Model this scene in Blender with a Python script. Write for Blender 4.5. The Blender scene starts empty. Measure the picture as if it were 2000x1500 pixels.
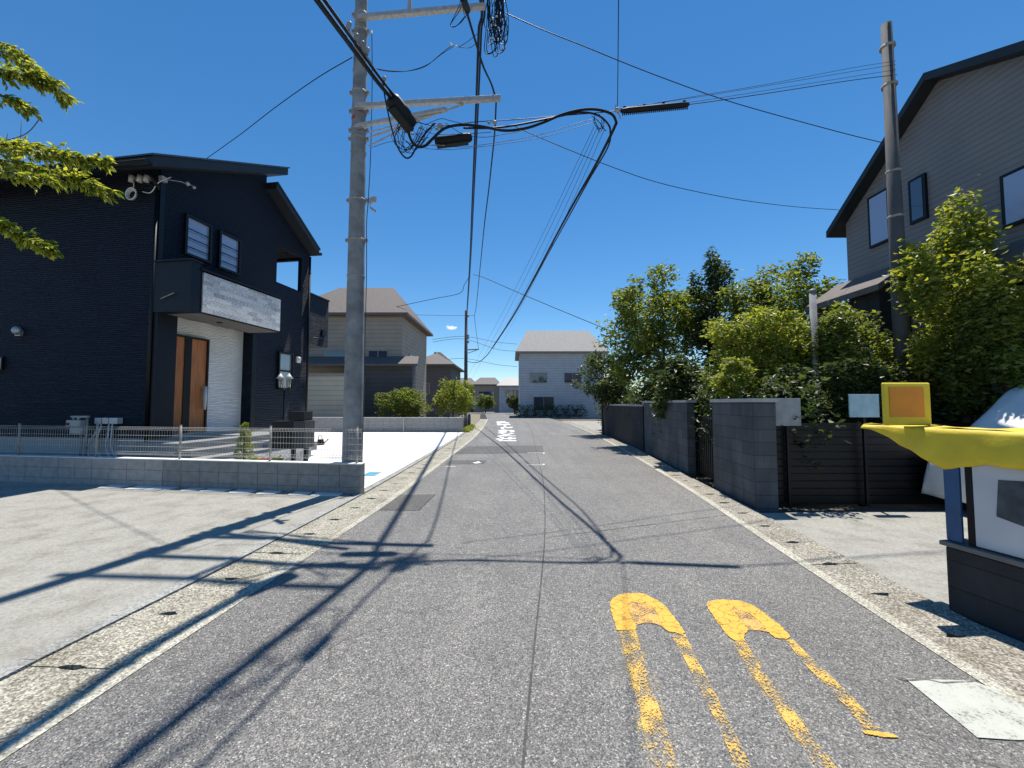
import bpy, bmesh, math, random
from math import radians as R, sin, cos, pi, sqrt
from mathutils import Vector, Matrix
random.seed(7)
sc = bpy.context.scene
COL = sc.collection
# ---------------------------------------------------------------- camera, sky, sun, exposure
FPX = 770.0; PITCH = R(2.83); CH = 1.6
cam = bpy.data.cameras.new('camera'); camo = bpy.data.objects.new('camera', cam); COL.objects.link(camo)
cam.sensor_width = 36; cam.lens = 36*FPX/2000; cam.clip_start = 0.05; cam.clip_end = 5000
camo.location = (0, 0, CH); camo.rotation_euler = (pi/2+PITCH, 0, 0)
sc.camera = camo
SUN_EL, SUN_AZ = R(70.7), R(15.6)
w = bpy.data.worlds.new('World'); sc.world = w; w.use_nodes = True
nt = w.node_tree; nt.nodes.clear()
sky = nt.nodes.new('ShaderNodeTexSky'); sky.sky_type = 'NISHITA'; sky.sun_disc = False
sky.sun_elevation = SUN_EL; sky.sun_rotation = SUN_AZ; sky.altitude = 100
sky.air_density = 1.0; sky.dust_density = 0.0; sky.ozone_density = 4.5
bg = nt.nodes.new('ShaderNodeBackground'); bg.inputs[1].default_value = 0.106
wo = nt.nodes.new('ShaderNodeOutputWorld')
# one small white cloud low over the end of the road
tc = nt.nodes.new('ShaderNodeTexCoord'); mp = nt.nodes.new('ShaderNodeMapping')
nt.links.new(tc.outputs['Generated'], mp.inputs[0])
_d = Vector(((882-1000)/FPX, cos(PITCH)-(750-640)/FPX*sin(PITCH), sin(PITCH)+(750-640)/FPX*cos(PITCH))).normalized()
nz = nt.nodes.new('ShaderNodeTexNoise'); nz.inputs['Scale'].default_value = 160; nz.inputs['Detail'].default_value = 5
nt.links.new(tc.outputs['Generated'], nz.inputs['Vector'])
sub = nt.nodes.new('ShaderNodeVectorMath'); sub.operation = 'SUBTRACT'; sub.inputs[1].default_value = _d
nt.links.new(tc.outputs['Generated'], sub.inputs[0])
scl = nt.nodes.new('ShaderNodeVectorMath'); scl.operation = 'MULTIPLY'; scl.inputs[1].default_value = (52, 52, 120)
nt.links.new(sub.outputs[0], scl.inputs[0])
ln = nt.nodes.new('ShaderNodeVectorMath'); ln.operation = 'LENGTH'; nt.links.new(scl.outputs[0], ln.inputs[0])
ma = nt.nodes.new('ShaderNodeMath'); ma.operation = 'MULTIPLY_ADD'; ma.inputs[1].default_value = 1.6
nt.links.new(nz.outputs[0], ma.inputs[0]); 
mi = nt.nodes.new('ShaderNodeMath'); mi.operation = 'SUBTRACT'; mi.inputs[0].default_value = -0.05
nt.links.new(ln.outputs['Value'], mi.inputs[1]); nt.links.new(mi.outputs[0], ma.inputs[2])
cl = nt.nodes.new('ShaderNodeMapRange'); nt.links.new(ma.outputs[0], cl.inputs[0])
cl.inputs[1].default_value = 0.0; cl.inputs[2].default_value = 0.6
mx = nt.nodes.new('ShaderNodeMix'); mx.data_type = 'RGBA'
nt.links.new(cl.outputs[0], mx.inputs[0]); hs = nt.nodes.new('ShaderNodeHueSaturation'); hs.inputs['Hue'].default_value = .497; hs.inputs['Saturation'].default_value = 1.24; hs.inputs['Value'].default_value = 1.0
nt.links.new(sky.outputs[0], hs.inputs['Color']); nt.links.new(hs.outputs[0], mx.inputs[6]); mx.inputs[7].default_value = (9, 9.3, 9.6, 1)
nt.links.new(mx.outputs[2], bg.inputs[0]); nt.links.new(bg.outputs[0], wo.inputs[0])
sl = bpy.data.lights.new('sun', 'SUN'); sl.energy = 5.0; sl.angle = R(0.53); sl.color = (1.0, 0.95, 0.87)
so = bpy.data.objects.new('sun', sl); COL.objects.link(so)
SD = Vector((sin(SUN_AZ)*cos(SUN_EL), cos(SUN_AZ)*cos(SUN_EL), sin(SUN_EL)))
so.rotation_euler = SD.to_track_quat('Z', 'Y').to_euler(); so.location = (0, 0, 30)
sc.view_settings.view_transform = 'Standard'; sc.view_settings.look = 'None'
sc.view_settings.gamma = 1; sc.view_settings.exposure = 0.38
sc.render.resolution_x = 1024; sc.render.resolution_y = 768
sc.cycles.max_bounces = 6; sc.cycles.transparent_max_bounces = 12

# ---------------------------------------------------------------- geometry helpers
CAMP = Vector((0, 0, CH))
def ray(px, py):
    dx = (px-1000)/FPX; dy = (750-py)/FPX
    return Vector((dx, cos(PITCH)-dy*sin(PITCH), sin(PITCH)+dy*cos(PITCH)))
def P(px, py, Y):
    d = ray(px, py); return CAMP+d*(Y/d.y)
def G(px, py, z=0.0):
    d = ray(px, py); return CAMP+d*((z-CH)/d.z)
YAW = R(8.5)
HU = Vector((sin(YAW), cos(YAW), 0)); HV = Vector((cos(YAW), -sin(YAW), 0))
HC = Vector((-8.28, 9.06, 0))
def W(a, b, z): return HC+HU*a+HV*b+Vector((0, 0, z))
def HB(px, py, b):          # photo direction met with a plane parallel to the road-side wall of the dark house
    d = ray(px, py); t = (HC+HV*b-CAMP).dot(HV)/d.dot(HV); p = CAMP+d*t; q = p-HC
    return (q.dot(HU), b, p.z)
def HA(px, py, a):          # the same with a plane parallel to its side facing the block wall
    d = ray(px, py); t = (HC+HU*a-CAMP).dot(HU)/d.dot(HU); p = CAMP+d*t; q = p-HC
    return (a, q.dot(HV), p.z)

class MB:
    def __init__(s): s.v = []; s.f = []; s.sm = []
    def add(s, vs, fs, smooth=False):
        n = len(s.v); s.v += [Vector(v) for v in vs]; s.f += [tuple(n+i for i in f) for f in fs]; s.sm += [smooth]*len(fs); return s
    def hexa(s, p):  # 8 points: bottom 4 ccw, top 4 ccw
        return s.add(p, [(3,2,1,0), (4,5,6,7), (0,1,5,4), (1,2,6,5), (2,3,7,6), (3,0,4,7)])
    def box(s, x0, x1, y0, y1, z0, z1):
        return s.hexa([(x0,y0,z0),(x1,y0,z0),(x1,y1,z0),(x0,y1,z0),(x0,y0,z1),(x1,y0,z1),(x1,y1,z1),(x0,y1,z1)])
    def hbox(s, a0, a1, b0, b1, z0, z1):
        c = [(a0,b0),(a0,b1),(a1,b1),(a1,b0)]
        return s.hexa([W(a,b,z0) for a,b in c]+[W(a,b,z1) for a,b in c])
    def bar(s, p, q, wd, ht, up=(0,0,1)):
        p = Vector(p); q = Vector(q); d = (q-p).normalized(); up = Vector(up)
        sd = d.cross(up)
        if sd.length < 1e-4: sd = d.cross(Vector((1,0,0)))
        sd.normalize(); u = sd.cross(d)
        o = [(-sd*wd-u*ht)/2, (sd*wd-u*ht)/2, (sd*wd+u*ht)/2, (-sd*wd+u*ht)/2]
        return s.add([p+k for k in o]+[q+k for k in o], [(3,2,1,0),(4,5,6,7),(0,1,5,4),(1,2,6,5),(2,3,7,6),(3,0,4,7)])
    def tube(s, pts, r, n=6, smooth=True, cap=True):
        pts = [Vector(p) for p in pts]; m = len(pts); rs = r if isinstance(r, (list, tuple)) else [r]*m
        vs = []; u = None
        for i, p in enumerate(pts):
            d = (pts[min(i+1, m-1)]-pts[max(i-1, 0)])
            d = d.normalized() if d.length > 1e-9 else Vector((0,0,1))
            if u is None: u = d.cross(Vector((0,0,1)) if abs(d.z) < .9 else Vector((1,0,0))).normalized()
            else:
                u = u-d*u.dot(d)
                u = u.normalized() if u.length > 1e-6 else d.orthogonal().normalized()
            k = d.cross(u)
            for j in range(n):
                t = 2*pi*j/n; vs.append(p+(u*cos(t)+k*sin(t))*rs[i])
        fs = [(i*n+j, i*n+(j+1)%n, (i+1)*n+(j+1)%n, (i+1)*n+j) for i in range(m-1) for j in range(n)]
        s.add(vs, fs, smooth)
        if cap:
            L = len(s.v)-len(vs); s.f += [tuple(L+j for j in reversed(range(n))), tuple(L+(m-1)*n+j for j in range(n))]; s.sm += [False]*2
        return s
    def prism(s, pts, d):   # flat polygon pts pushed by vector d
        n = len(pts); pts = [Vector(p) for p in pts]; d = Vector(d)
        return s.add(pts+[p+d for p in pts], [tuple(range(n))[::-1], tuple(range(n, 2*n))]+[(i, (i+1)%n, n+(i+1)%n, n+i) for i in range(n)])
    def lathe(s, c, prof, n=20, ax='z', smooth=True):
        c = Vector(c); vs = []
        for r, h in prof:
            for j in range(n):
                t = 2*pi*j/n
                if ax == 'z': vs.append(c+Vector((r*cos(t), r*sin(t), h)))
                elif ax == 'y': vs.append(c+Vector((r*cos(t), h, r*sin(t))))
                else: vs.append(c+Vector((h, r*cos(t), r*sin(t))))
        m = len(prof)
        fs = [(i*n+j, i*n+(j+1)%n, (i+1)*n+(j+1)%n, (i+1)*n+j) for i in range(m-1) for j in range(n)]
        s.add(vs, fs, smooth); L = len(s.v)-len(vs)
        s.f += [tuple(L+j for j in reversed(range(n))), tuple(L+(m-1)*n+j for j in range(n))]; s.sm += [False]*2
        return s
    def ball(s, c, rx, ry=None, rz=None, n=12):
        ry = ry or rx; rz = rz or rx; c = Vector(c); vs = []; m = n//2+1
        for i in range(1, m):
            p = pi*i/m
            for j in range(n):
                t = 2*pi*j/n; vs.append(c+Vector((rx*sin(p)*cos(t), ry*sin(p)*sin(t), rz*cos(p))))
        k = m-1; top = len(vs); vs += [c+Vector((0,0,rz)), c-Vector((0,0,rz))]
        fs = [(i*n+j, (i+1)*n+j, (i+1)*n+(j+1)%n, i*n+(j+1)%n) for i in range(k-1) for j in range(n)]
        fs += [(top, j, (j+1)%n) for j in range(n)]+[(top+1, (k-1)*n+(j+1)%n, (k-1)*n+j) for j in range(n)]
        return s.add(vs, fs, True)

ORG = {}
def tag(o, label=None, cat=None, group=None, kind=None):
    if label: o['label'] = label
    if cat: o['category'] = cat
    if group: o['group'] = group
    if kind: o['kind'] = kind
    return o
def thing(name, loc, label, cat, group=None):
    o = bpy.data.objects.new(name, None); COL.objects.link(o); o.location = Vector(loc); o.empty_display_size = .2
    ORG[o] = Vector(loc); return tag(o, label, cat, group)
def obj(name, mb, m, parent=None, loc=None, fix=False, bevel=0):
    org = ORG[parent] if parent is not None else (Vector(loc) if loc is not None else Vector((0,0,0)))
    me = bpy.data.meshes.new(name); me.from_pydata([v-org for v in mb.v], [], mb.f)
    for p, sm in zip(me.polygons, mb.sm): p.use_smooth = sm
    if fix or bevel:
        b = bmesh.new(); b.from_mesh(me)
        bmesh.ops.recalc_face_normals(b, faces=b.faces)
        if bevel: bmesh.ops.bevel(b, geom=b.edges[:], offset=bevel, segments=1, affect='EDGES', clamp_overlap=True)
        b.to_mesh(me); b.free()
    me.materials.append(m); o = bpy.data.objects.new(name, me); COL.objects.link(o)
    ORG[o] = org
    if parent is not None: o.parent = parent
    else: o.location = org
    return o
def copy_tree(o, parent=None):
    c = o.copy(); COL.objects.link(c); c.parent = parent
    for ch in [k for k in COL.objects if k.parent == o]: copy_tree(ch, c)
    return c
def spline(pts, k=6):
    pts = [Vector(p) for p in pts]; out = []
    for i in range(len(pts)-1):
        p0 = pts[max(i-1, 0)]; p1 = pts[i]; p2 = pts[i+1]; p3 = pts[min(i+2, len(pts)-1)]
        for j in range(k):
            t = j/k
            out.append(0.5*((2*p1)+(p2-p0)*t+(2*p0-5*p1+4*p2-p3)*t*t+(3*p1-p0-3*p2+p3)*t**3))
    out.append(pts[-1]); return out
def boolcut(o, cutters):
    for c in cutters:
        m = o.modifiers.new('b', 'BOOLEAN'); m.operation = 'DIFFERENCE'; m.solver = 'EXACT'; m.object = c
    bpy.context.view_layer.update()
    dg = bpy.context.evaluated_depsgraph_get(); me = bpy.data.meshes.new_from_object(o.evaluated_get(dg))
    o.modifiers.clear(); old = o.data; o.data = me
    for c in cutters: bpy.data.objects.remove(c)

# ---------------------------------------------------------------- materials
MATS = {}
def nodes(name):
    m = bpy.data.materials.new(name); m.use_nodes = True; n = m.node_tree.nodes; l = m.node_tree.links
    return m, n, l, n['Principled BSDF'], n['Material Output']
def N(n, t, **k):
    x = n.new('ShaderNode'+t)
    for a, b in k.items():
        if a in x.inputs: x.inputs[a].default_value = b
        else: setattr(x, a, b)
    return x
def ramp(n, stops):
    r = n.new('ShaderNodeValToRGB'); e = r.color_ramp.elements
    while len(e) < len(stops): e.new(.5)
    for q, (p, c) in zip(e, stops): q.position = p; q.color = (c[0], c[1], c[2], 1)
    return r
def mixc(n, l, fac, a, b, mode='MIX'):
    x = n.new('ShaderNodeMix'); x.data_type = 'RGBA'; x.blend_type = mode
    for i, v in ((0, fac), (6, a), (7, b)):
        if hasattr(v, 'links'): l.new(v, x.inputs[i])
        elif i == 0: x.inputs[0].default_value = v
        else: x.inputs[i].default_value = (v[0], v[1], v[2], 1)
    return x.outputs[2]
def coord(n, l, scale=(1,1,1), rot=(0,0,0)):
    t = N(n, 'TexCoord'); m = N(n, 'Mapping'); m.inputs['Scale'].default_value = scale; m.inputs['Rotation'].default_value = rot
    l.new(t.outputs['Object'], m.inputs[0]); return m.outputs[0]
def plain(name, c, rough=.6, metal=0, var=.18, scale=6, bump=.15, bscale=60, spec=.5):
    if name in MATS: return MATS[name]
    m, n, l, b, o = nodes(name); v = coord(n, l)
    a = N(n, 'TexNoise', Scale=scale, Detail=6.0); l.new(v, a.inputs['Vector'])
    f = N(n, 'MapRange'); l.new(a.outputs[0], f.inputs[0]); f.inputs[1].default_value = .3; f.inputs[2].default_value = .7
    col = mixc(n, l, f.outputs[0], [x*(1-var) for x in c], [min(1, x*(1+var)) for x in c])
    l.new(col, b.inputs['Base Color']); b.inputs['Roughness'].default_value = rough; b.inputs['Metallic'].default_value = metal
    b.inputs['Specular IOR Level'].default_value = spec
    if bump:
        q = N(n, 'TexNoise', Scale=bscale, Detail=4.0); l.new(v, q.inputs['Vector'])
        bp = N(n, 'Bump', Strength=bump, Distance=.01); l.new(q.outputs[0], bp.inputs['Height']); l.new(bp.outputs[0], b.inputs['Normal'])
    MATS[name] = m; return m
def asphalt(name, base, dark=1.0):
    m, n, l, b, o = nodes(name); v = coord(n, l)
    vo = N(n, 'TexVoronoi', Scale=150.0); l.new(v, vo.inputs['Vector'])
    sp = N(n, 'SeparateColor'); l.new(vo.outputs['Color'], sp.inputs[0])
    st = ramp(n, [(0, [base*.28]*3), (.35, [base*.68]*3), (.72, [base*1.13, base*1.08, base*1.0]), (.93, [base*1.65, base*1.57, base*1.44]), (1, [base*2.9, base*2.75, base*2.5])])
    l.new(sp.outputs[0], st.inputs[0])
    n1 = N(n, 'TexNoise', Scale=.55, Detail=5.0, Roughness=.6); l.new(v, n1.inputs['Vector'])
    n2 = N(n, 'TexNoise', Scale=14.0, Detail=5.0, Roughness=.7); l.new(v, n2.inputs['Vector'])
    r1 = ramp(n, [(.3, [.86]*3), (.7, [1.12]*3)]); l.new(n1.outputs[0], r1.inputs[0])
    r2 = ramp(n, [(.3, [.8]*3), (.7, [1.18]*3)]); l.new(n2.outputs[0], r2.inputs[0])
    c = mixc(n, l, 1.0, mixc(n, l, 1.0, st.outputs[0], r1.outputs[0], 'MULTIPLY'), r2.outputs[0], 'MULTIPLY')
    # grey-white streaks along the wheel tracks
    v2 = coord(n, l, (2.2, .12, 1)); n3 = N(n, 'TexNoise', Scale=1.0, Detail=4.0); l.new(v2, n3.inputs['Vector'])
    r3 = ramp(n, [(.35, [.93]*3), (.68, [1.14, 1.13, 1.11])]); l.new(n3.outputs[0], r3.inputs[0])
    c = mixc(n, l, 1.0, c, r3.outputs[0], 'MULTIPLY')
    # hairline cracks and darker oily blotches
    v3 = coord(n, l, (.45, .45, .45)); nd = N(n, 'TexNoise', Scale=3.0, Detail=6.0); l.new(v3, nd.inputs['Vector'])
    vm = N(n, 'VectorMath', operation='MULTIPLY_ADD'); l.new(nd.outputs['Color'], vm.inputs[0]); vm.inputs[1].default_value = (.5, .5, .5); l.new(v3, vm.inputs[2])
    vc = N(n, 'TexVoronoi', Scale=1.0, feature='DISTANCE_TO_EDGE'); l.new(vm.outputs[0], vc.inputs['Vector'])
    ck = ramp(n, [(0, [.5]*3), (.0035, [.75]*3), (.007, [1]*3)]); l.new(vc.outputs['Distance'], ck.inputs[0])
    nm_ = N(n, 'TexNoise', Scale=.9, Detail=2.0); l.new(v, nm_.inputs['Vector']); km = N(n, 'MapRange'); l.new(nm_.outputs[0], km.inputs[0]); km.inputs[1].default_value = .5; km.inputs[2].default_value = .62
    c = mixc(n, l, km.outputs[0], c, mixc(n, l, 1.0, c, ck.outputs[0], 'MULTIPLY'))
    no = N(n, 'TexNoise', Scale=2.6, Detail=3.0); l.new(v, no.inputs['Vector']); ro = ramp(n, [(.6, [1]*3), (.74, [.8, .79, .78])]); l.new(no.outputs[0], ro.inputs[0])
    c = mixc(n, l, 1.0, c, ro.outputs[0], 'MULTIPLY')
    l.new(c, b.inputs['Base Color']); b.inputs['Roughness'].default_value = .72; b.inputs['Specular IOR Level'].default_value = .5
    bp = N(n, 'Bump', Strength=.55, Distance=.004); l.new(vo.outputs['Distance'], bp.inputs['Height']); l.new(bp.outputs[0], b.inputs['Normal'])
    return m
def aggregate(name, c1, c2, c3, scale=110, moss=None):
    m, n, l, b, o = nodes(name); v = coord(n, l)
    vo = N(n, 'TexVoronoi', Scale=float(scale)); l.new(v, vo.inputs['Vector'])
    sp = N(n, 'SeparateColor'); l.new(vo.outputs['Color'], sp.inputs[0])
    st = ramp(n, [(0, c1), (.45, c2), (1, c3)]); l.new(sp.outputs[0], st.inputs[0])
    n2 = N(n, 'TexNoise', Scale=2.2, Detail=8.0, Roughness=.65); l.new(v, n2.inputs['Vector'])
    r2 = ramp(n, [(.3, [.68, .66, .6]), (.5, [1, 1, 1]), (.72, [1.15, 1.15, 1.12])]); l.new(n2.outputs[0], r2.inputs[0])
    c = mixc(n, l, 1.0, st.outputs[0], r2.outputs[0], 'MULTIPLY')
    if moss:
        n3 = N(n, 'TexNoise', Scale=5.0, Detail=8.0, Roughness=.75); l.new(v, n3.inputs['Vector'])
        r3 = N(n, 'MapRange'); l.new(n3.outputs[0], r3.inputs[0]); r3.inputs[1].default_value = .52; r3.inputs[2].default_value = .75; r3.inputs[4].default_value = .7
        c = mixc(n, l, r3.outputs[0], c, moss)
    l.new(c, b.inputs['Base Color']); b.inputs['Roughness'].default_value = .9
    bp = N(n, 'Bump', Strength=.7, Distance=.004); l.new(vo.outputs['Distance'], bp.inputs['Height']); l.new(bp.outputs[0], b.inputs['Normal'])
    return m
def siding(name, c, pitch=.045, rough=.45, strength=1.0, wob=1.0):
    m, n, l, b, o = nodes(name); t = N(n, 'TexCoord'); s = N(n, 'SeparateXYZ'); l.new(t.outputs['Object'], s.inputs[0])
    ns = N(n, 'TexNoise', Scale=2.3, Detail=3.0); mp_ = N(n, 'Mapping'); mp_.inputs['Scale'].default_value = (1, 1, 5); l.new(t.outputs['Object'], mp_.inputs[0]); l.new(mp_.outputs[0], ns.inputs['Vector'])
    a = N(n, 'Math', operation='MULTIPLY_ADD'); l.new(ns.outputs[0], a.inputs[0]); a.inputs[1].default_value = .05*wob; l.new(s.outputs[2], a.inputs[2])
    d = N(n, 'Math', operation='DIVIDE'); l.new(a.outputs[0], d.inputs[0]); d.inputs[1].default_value = pitch
    f = N(n, 'Math', operation='FRACT'); l.new(d.outputs[0], f.inputs[0])
    r = ramp(n, [(0, [0]*3), (.12, [.75]*3), (.6, [1]*3), (.95, [.25]*3), (1, [0]*3)]); l.new(f.outputs[0], r.inputs[0])
    n2 = N(n, 'TexNoise', Scale=1.2, Detail=4.0); l.new(t.outputs['Object'], n2.inputs['Vector'])
    n3 = N(n, 'TexNoise', Scale=9.0, Detail=5.0); l.new(mp_.outputs[0], n3.inputs['Vector'])
    hh = N(n, 'Math', operation='MULTIPLY_ADD'); l.new(n3.outputs[0], hh.inputs[0]); hh.inputs[1].default_value = .8; l.new(r.outputs[0], hh.inputs[2])
    bp = N(n, 'Bump', Strength=strength, Distance=.03); l.new(hh.outputs[0], bp.inputs['Height']); l.new(bp.outputs[0], b.inputs['Normal'])
    col = mixc(n, l, n2.outputs[0], [x*.8 for x in c], [min(1, x*1.2) for x in c])
    col = mixc(n, l, 1.0, col, ramp_out(n, l, r.outputs[0], [(0, [.55]*3), (.5, [1]*3)]), 'MULTIPLY')
    l.new(col, b.inputs['Base Color']); b.inputs['Roughness'].default_value = rough
    return m
def ramp_out(n, l, src, stops):
    r = ramp(n, stops); l.new(src, r.inputs[0]); return r.outputs[0]
def leafmat(name, c1, c2, trans=.45):
    m, n, l, b, o = nodes(name); g = N(n, 'NewGeometry'); r = ramp(n, [(0, c1), (.6, [(x+y)/2 for x, y in zip(c1, c2)]), (1, c2)])
    l.new(g.outputs['Random Per Island'], r.inputs[0]); l.new(r.outputs[0], b.inputs['Base Color']); b.inputs['Roughness'].default_value = .45
    t = N(n, 'BsdfTranslucent'); tcx = mixc(n, l, 1.0, r.outputs[0], [1.9, 1.75, .6], 'MULTIPLY'); l.new(tcx, t.inputs[0])
    mx = N(n, 'MixShader'); mx.inputs[0].default_value = trans; l.new(b.outputs[0], mx.inputs[1]); l.new(t.outputs[0], mx.inputs[2]); l.new(mx.outputs[0], o.inputs[0])
    return m
def glassmat(name, tint=(.02,.03,.04), rough=.05):
    m, n, l, b, o = nodes(name); b.inputs['Base Color'].default_value = (*tint, 1); b.inputs['Roughness'].default_value = rough
    b.inputs['Specular IOR Level'].default_value = 1.0; b.inputs['Coat Weight'].default_value = .6; b.inputs['Coat Roughness'].default_value = .02
    return m
def wornpaint(name, c, lo, hi, sc_=55, crack=False):
    m, n, l, b, o = nodes(name); v = coord(n, l)
    a = N(n, 'TexNoise', Scale=float(sc_), Detail=5.0, Roughness=.7); l.new(v, a.inputs['Vector'])
    k = N(n, 'TexNoise', Scale=7.0, Detail=3.0); l.new(v, k.inputs['Vector'])
    s = N(n, 'Math', operation='MULTIPLY_ADD'); l.new(k.outputs[0], s.inputs[0]); s.inputs[1].default_value = .55; l.new(a.outputs[0], s.inputs[2])
    f = N(n, 'MapRange'); l.new(s.outputs[0], f.inputs[0]); f.inputs[1].default_value = lo; f.inputs[2].default_value = hi
    col = mixc(n, l, k.outputs[0], [x*.8 for x in c], c); l.new(col, b.inputs['Base Color']); b.inputs['Roughness'].default_value = .7
    fo = f.outputs[0]
    if crack:
        dn = N(n, 'TexNoise', Scale=18.0, Detail=3.0); l.new(v, dn.inputs['Vector']); va = N(n, 'VectorMath', operation='MULTIPLY_ADD'); l.new(dn.outputs['Color'], va.inputs[0]); va.inputs[1].default_value = (.06,.06,.06); l.new(v, va.inputs[2])
        ve = N(n, 'TexVoronoi', Scale=13.0, feature='DISTANCE_TO_EDGE'); l.new(va.outputs[0], ve.inputs['Vector']); cr_ = ramp(n, [(0, [.1]*3), (.035, [1]*3)]); l.new(ve.outputs['Distance'], cr_.inputs[0])
        mu = N(n, 'Math', operation='MULTIPLY'); l.new(fo, mu.inputs[0]); l.new(cr_.outputs[0], mu.inputs[1]); fo = mu.outputs[0]
    t = N(n, 'BsdfTransparent'); mx = N(n, 'MixShader'); l.new(fo, mx.inputs[0]); l.new(t.outputs[0], mx.inputs[1]); l.new(b.outputs[0], mx.inputs[2]); l.new(mx.outputs[0], o.inputs[0])
    return m
def woodmat(name, c):
    m, n, l, b, o = nodes(name); v = coord(n, l, (14, 14, .8)); a = N(n, 'TexNoise', Scale=3.0, Detail=6.0, Distortion=.4); l.new(v, a.inputs['Vector'])
    r = ramp(n, [(.3, [x*.6 for x in c]), (.55, c), (.75, [x*1.25 for x in c])]); l.new(a.outputs[0], r.inputs[0]); l.new(r.outputs[0], b.inputs['Base Color']); b.inputs['Roughness'].default_value = .5
    return m
def stonemat(name):
    m, n, l, b, o = nodes(name); t = N(n, 'TexCoord'); mp_ = N(n, 'Mapping'); mp_.inputs['Rotation'].default_value = (0, 0, YAW); l.new(t.outputs['Object'], mp_.inputs[0])
    s = N(n, 'SeparateXYZ'); l.new(mp_.outputs[0], s.inputs[0]); cb = N(n, 'CombineXYZ'); l.new(s.outputs[1], cb.inputs[0]); l.new(s.outputs[2], cb.inputs[1])
    br = N(n, 'TexBrick', Scale=1.0); l.new(cb.outputs[0], br.inputs['Vector']); br.inputs['Brick Width'].default_value = .34; br.inputs['Row Height'].default_value = .11; br.inputs['Mortar Size'].default_value = .006
    br.inputs['Color1'].default_value = (.75, .75, .74, 1); br.inputs['Color2'].default_value = (.38, .39, .4, 1); br.inputs['Mortar'].default_value = (.55, .55, .55, 1)
    a = N(n, 'TexNoise', Scale=22.0, Detail=8.0, Roughness=.7); l.new(mp_.outputs[0], a.inputs['Vector'])
    c = mixc(n, l, .6, br.outputs[0], ramp_out(n, l, a.outputs[0], [(.35, [.18]*3), (.65, [.95]*3)]), 'OVERLAY'); l.new(c, b.inputs['Base Color']); b.inputs['Roughness'].default_value = .8
    bp = N(n, 'Bump', Strength=1.0, Distance=.03); l.new(a.outputs[0], bp.inputs['Height']); l.new(bp.outputs[0], b.inputs['Normal'])
    return m

M_asph = asphalt('asphalt', .163)
M_patch = asphalt('asphalt_patch', .085)
M_gut = aggregate('gutter_concrete', (.12,.11,.085), (.27,.25,.2), (.55,.52,.43), 95, (.2,.19,.13))
M_gutR = aggregate('gutter_concrete_dirty', (.1,.095,.075), (.23,.21,.17), (.5,.46,.39), 90, (.18,.14,.085))
M_ridge = aggregate('gutter_edge', (.2,.19,.15), (.38,.36,.29), (.6,.58,.5), 95)
M_beige = aggregate('beige_concrete', (.25,.24,.21), (.3,.29,.255), (.34,.33,.295), 60)
M_white = plain('new_concrete', (.68,.68,.66), .9, var=.1, scale=1.5, bump=.2)
M_soil = plain('soil', (.12,.1,.08), .95, var=.3, scale=3)
M_gap = plain('joint_dark', (.03,.028,.025), .95)  # dark strip under the gutter joints and lifting holes
M_gravel = aggregate('gravel', (.05,.055,.06), (.13,.14,.15), (.35,.36,.37), 40)
M_navy = siding('navy_siding', (.004,.011,.026), .05, .6, .95, 1.2); M_navy.node_tree.nodes['Principled BSDF'].inputs['Specular IOR Level'].default_value = .25
M_navyp = plain('navy_trim', (.003,.007,.014), .5, var=.1, spec=.3)
M_black = plain('black_trim', (.0035,.004,.0055), .45, var=.1, spec=.3)
M_roof = plain('dark_roof', (.012,.016,.022), .6, var=.2)
M_wsid = siding('white_siding', (.84,.84,.81), .04, .7, .8, 1.4)
M_conc = plain('concrete', (.4,.41,.41), .9, var=.12, scale=4, bump=.3)
M_block = plain('block_grey', (.21,.215,.215), .92, var=.16, scale=9, bump=.6, bscale=90)
M_blockl = plain('block_pale', (.3,.3,.3), .92, var=.14, scale=9, bump=.5, bscale=90)
M_mort = plain('mortar', (.12,.12,.12), .95)
M_stone = stonemat('stone_cladding')
M_wood = woodmat('door_wood', (.44,.15,.04))
M_glass = glassmat('window_glass', (.05,.06,.09))
M_curt = plain('curtain_white', (.6,.62,.68), .9, var=.1)
M_galv = plain('galvanised', (.4,.4,.39), .5, .25, var=.2, scale=14, bump=.2)
M_galvd = plain('galvanised_dull', (.3,.29,.27), .6, .2, var=.25, scale=14)
M_pole = plain('pole_concrete', (.235,.24,.245), .85, var=.34, scale=4, bump=.3, bscale=40)
M_cable = plain('cable_black', (.006,.0065,.008), .55, var=.2, bump=0, spec=.3)
M_cableg = plain('cable_grey', (.05,.05,.05), .5, var=.2, bump=0)
M_plast = plain('white_plastic', (.55,.56,.55), .5, var=.08)
M_meter = plain('meter_grey', (.32,.34,.34), .5, var=.1)
M_wire = plain('fence_wire', (.5,.49,.46), .5, .2, var=.1, bump=0)
M_post = plain('fence_post', (.3,.28,.24), .5, .1, var=.1, bump=0)
M_red = plain('red_tape', (.5,.03,.03), .6)
M_yel = plain('yellow_sheet', (.68,.52,.03), .6, var=.1)
M_or = plain('orange_print', (.65,.24,.02), .6, var=.1)
M_blue = plain('blue_plastic', (.02,.08,.2), .45, var=.15)
M_lblue = plain('pale_blue', (.35,.5,.55), .6)
M_paintw = wornpaint('white_road_paint', (.8,.8,.79), .45, .62, 40)
M_paintY = wornpaint('yellow_road_paint', (.74,.42,.05), .55, .66, 80, True)
M_paintYw = wornpaint('worn_yellow_paint', (.72,.45,.09), .745, .83, 110)
M_paintYf = wornpaint('faint_yellow_paint', (.55,.42,.16), .84, .92, 120)
M_paintYs = wornpaint('slot_yellow_paint', (.7,.4,.1), .68, .8, 110)
M_pale = wornpaint('pale_patch', (.5,.51,.45), .45, .72, 70)
M_tar = wornpaint('seam_tar', (.06,.06,.06), .5, 1.0, 12)
M_bark = plain('bark', (.09,.07,.05), .95, var=.3, scale=12, bump=.6, bscale=30)
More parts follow.
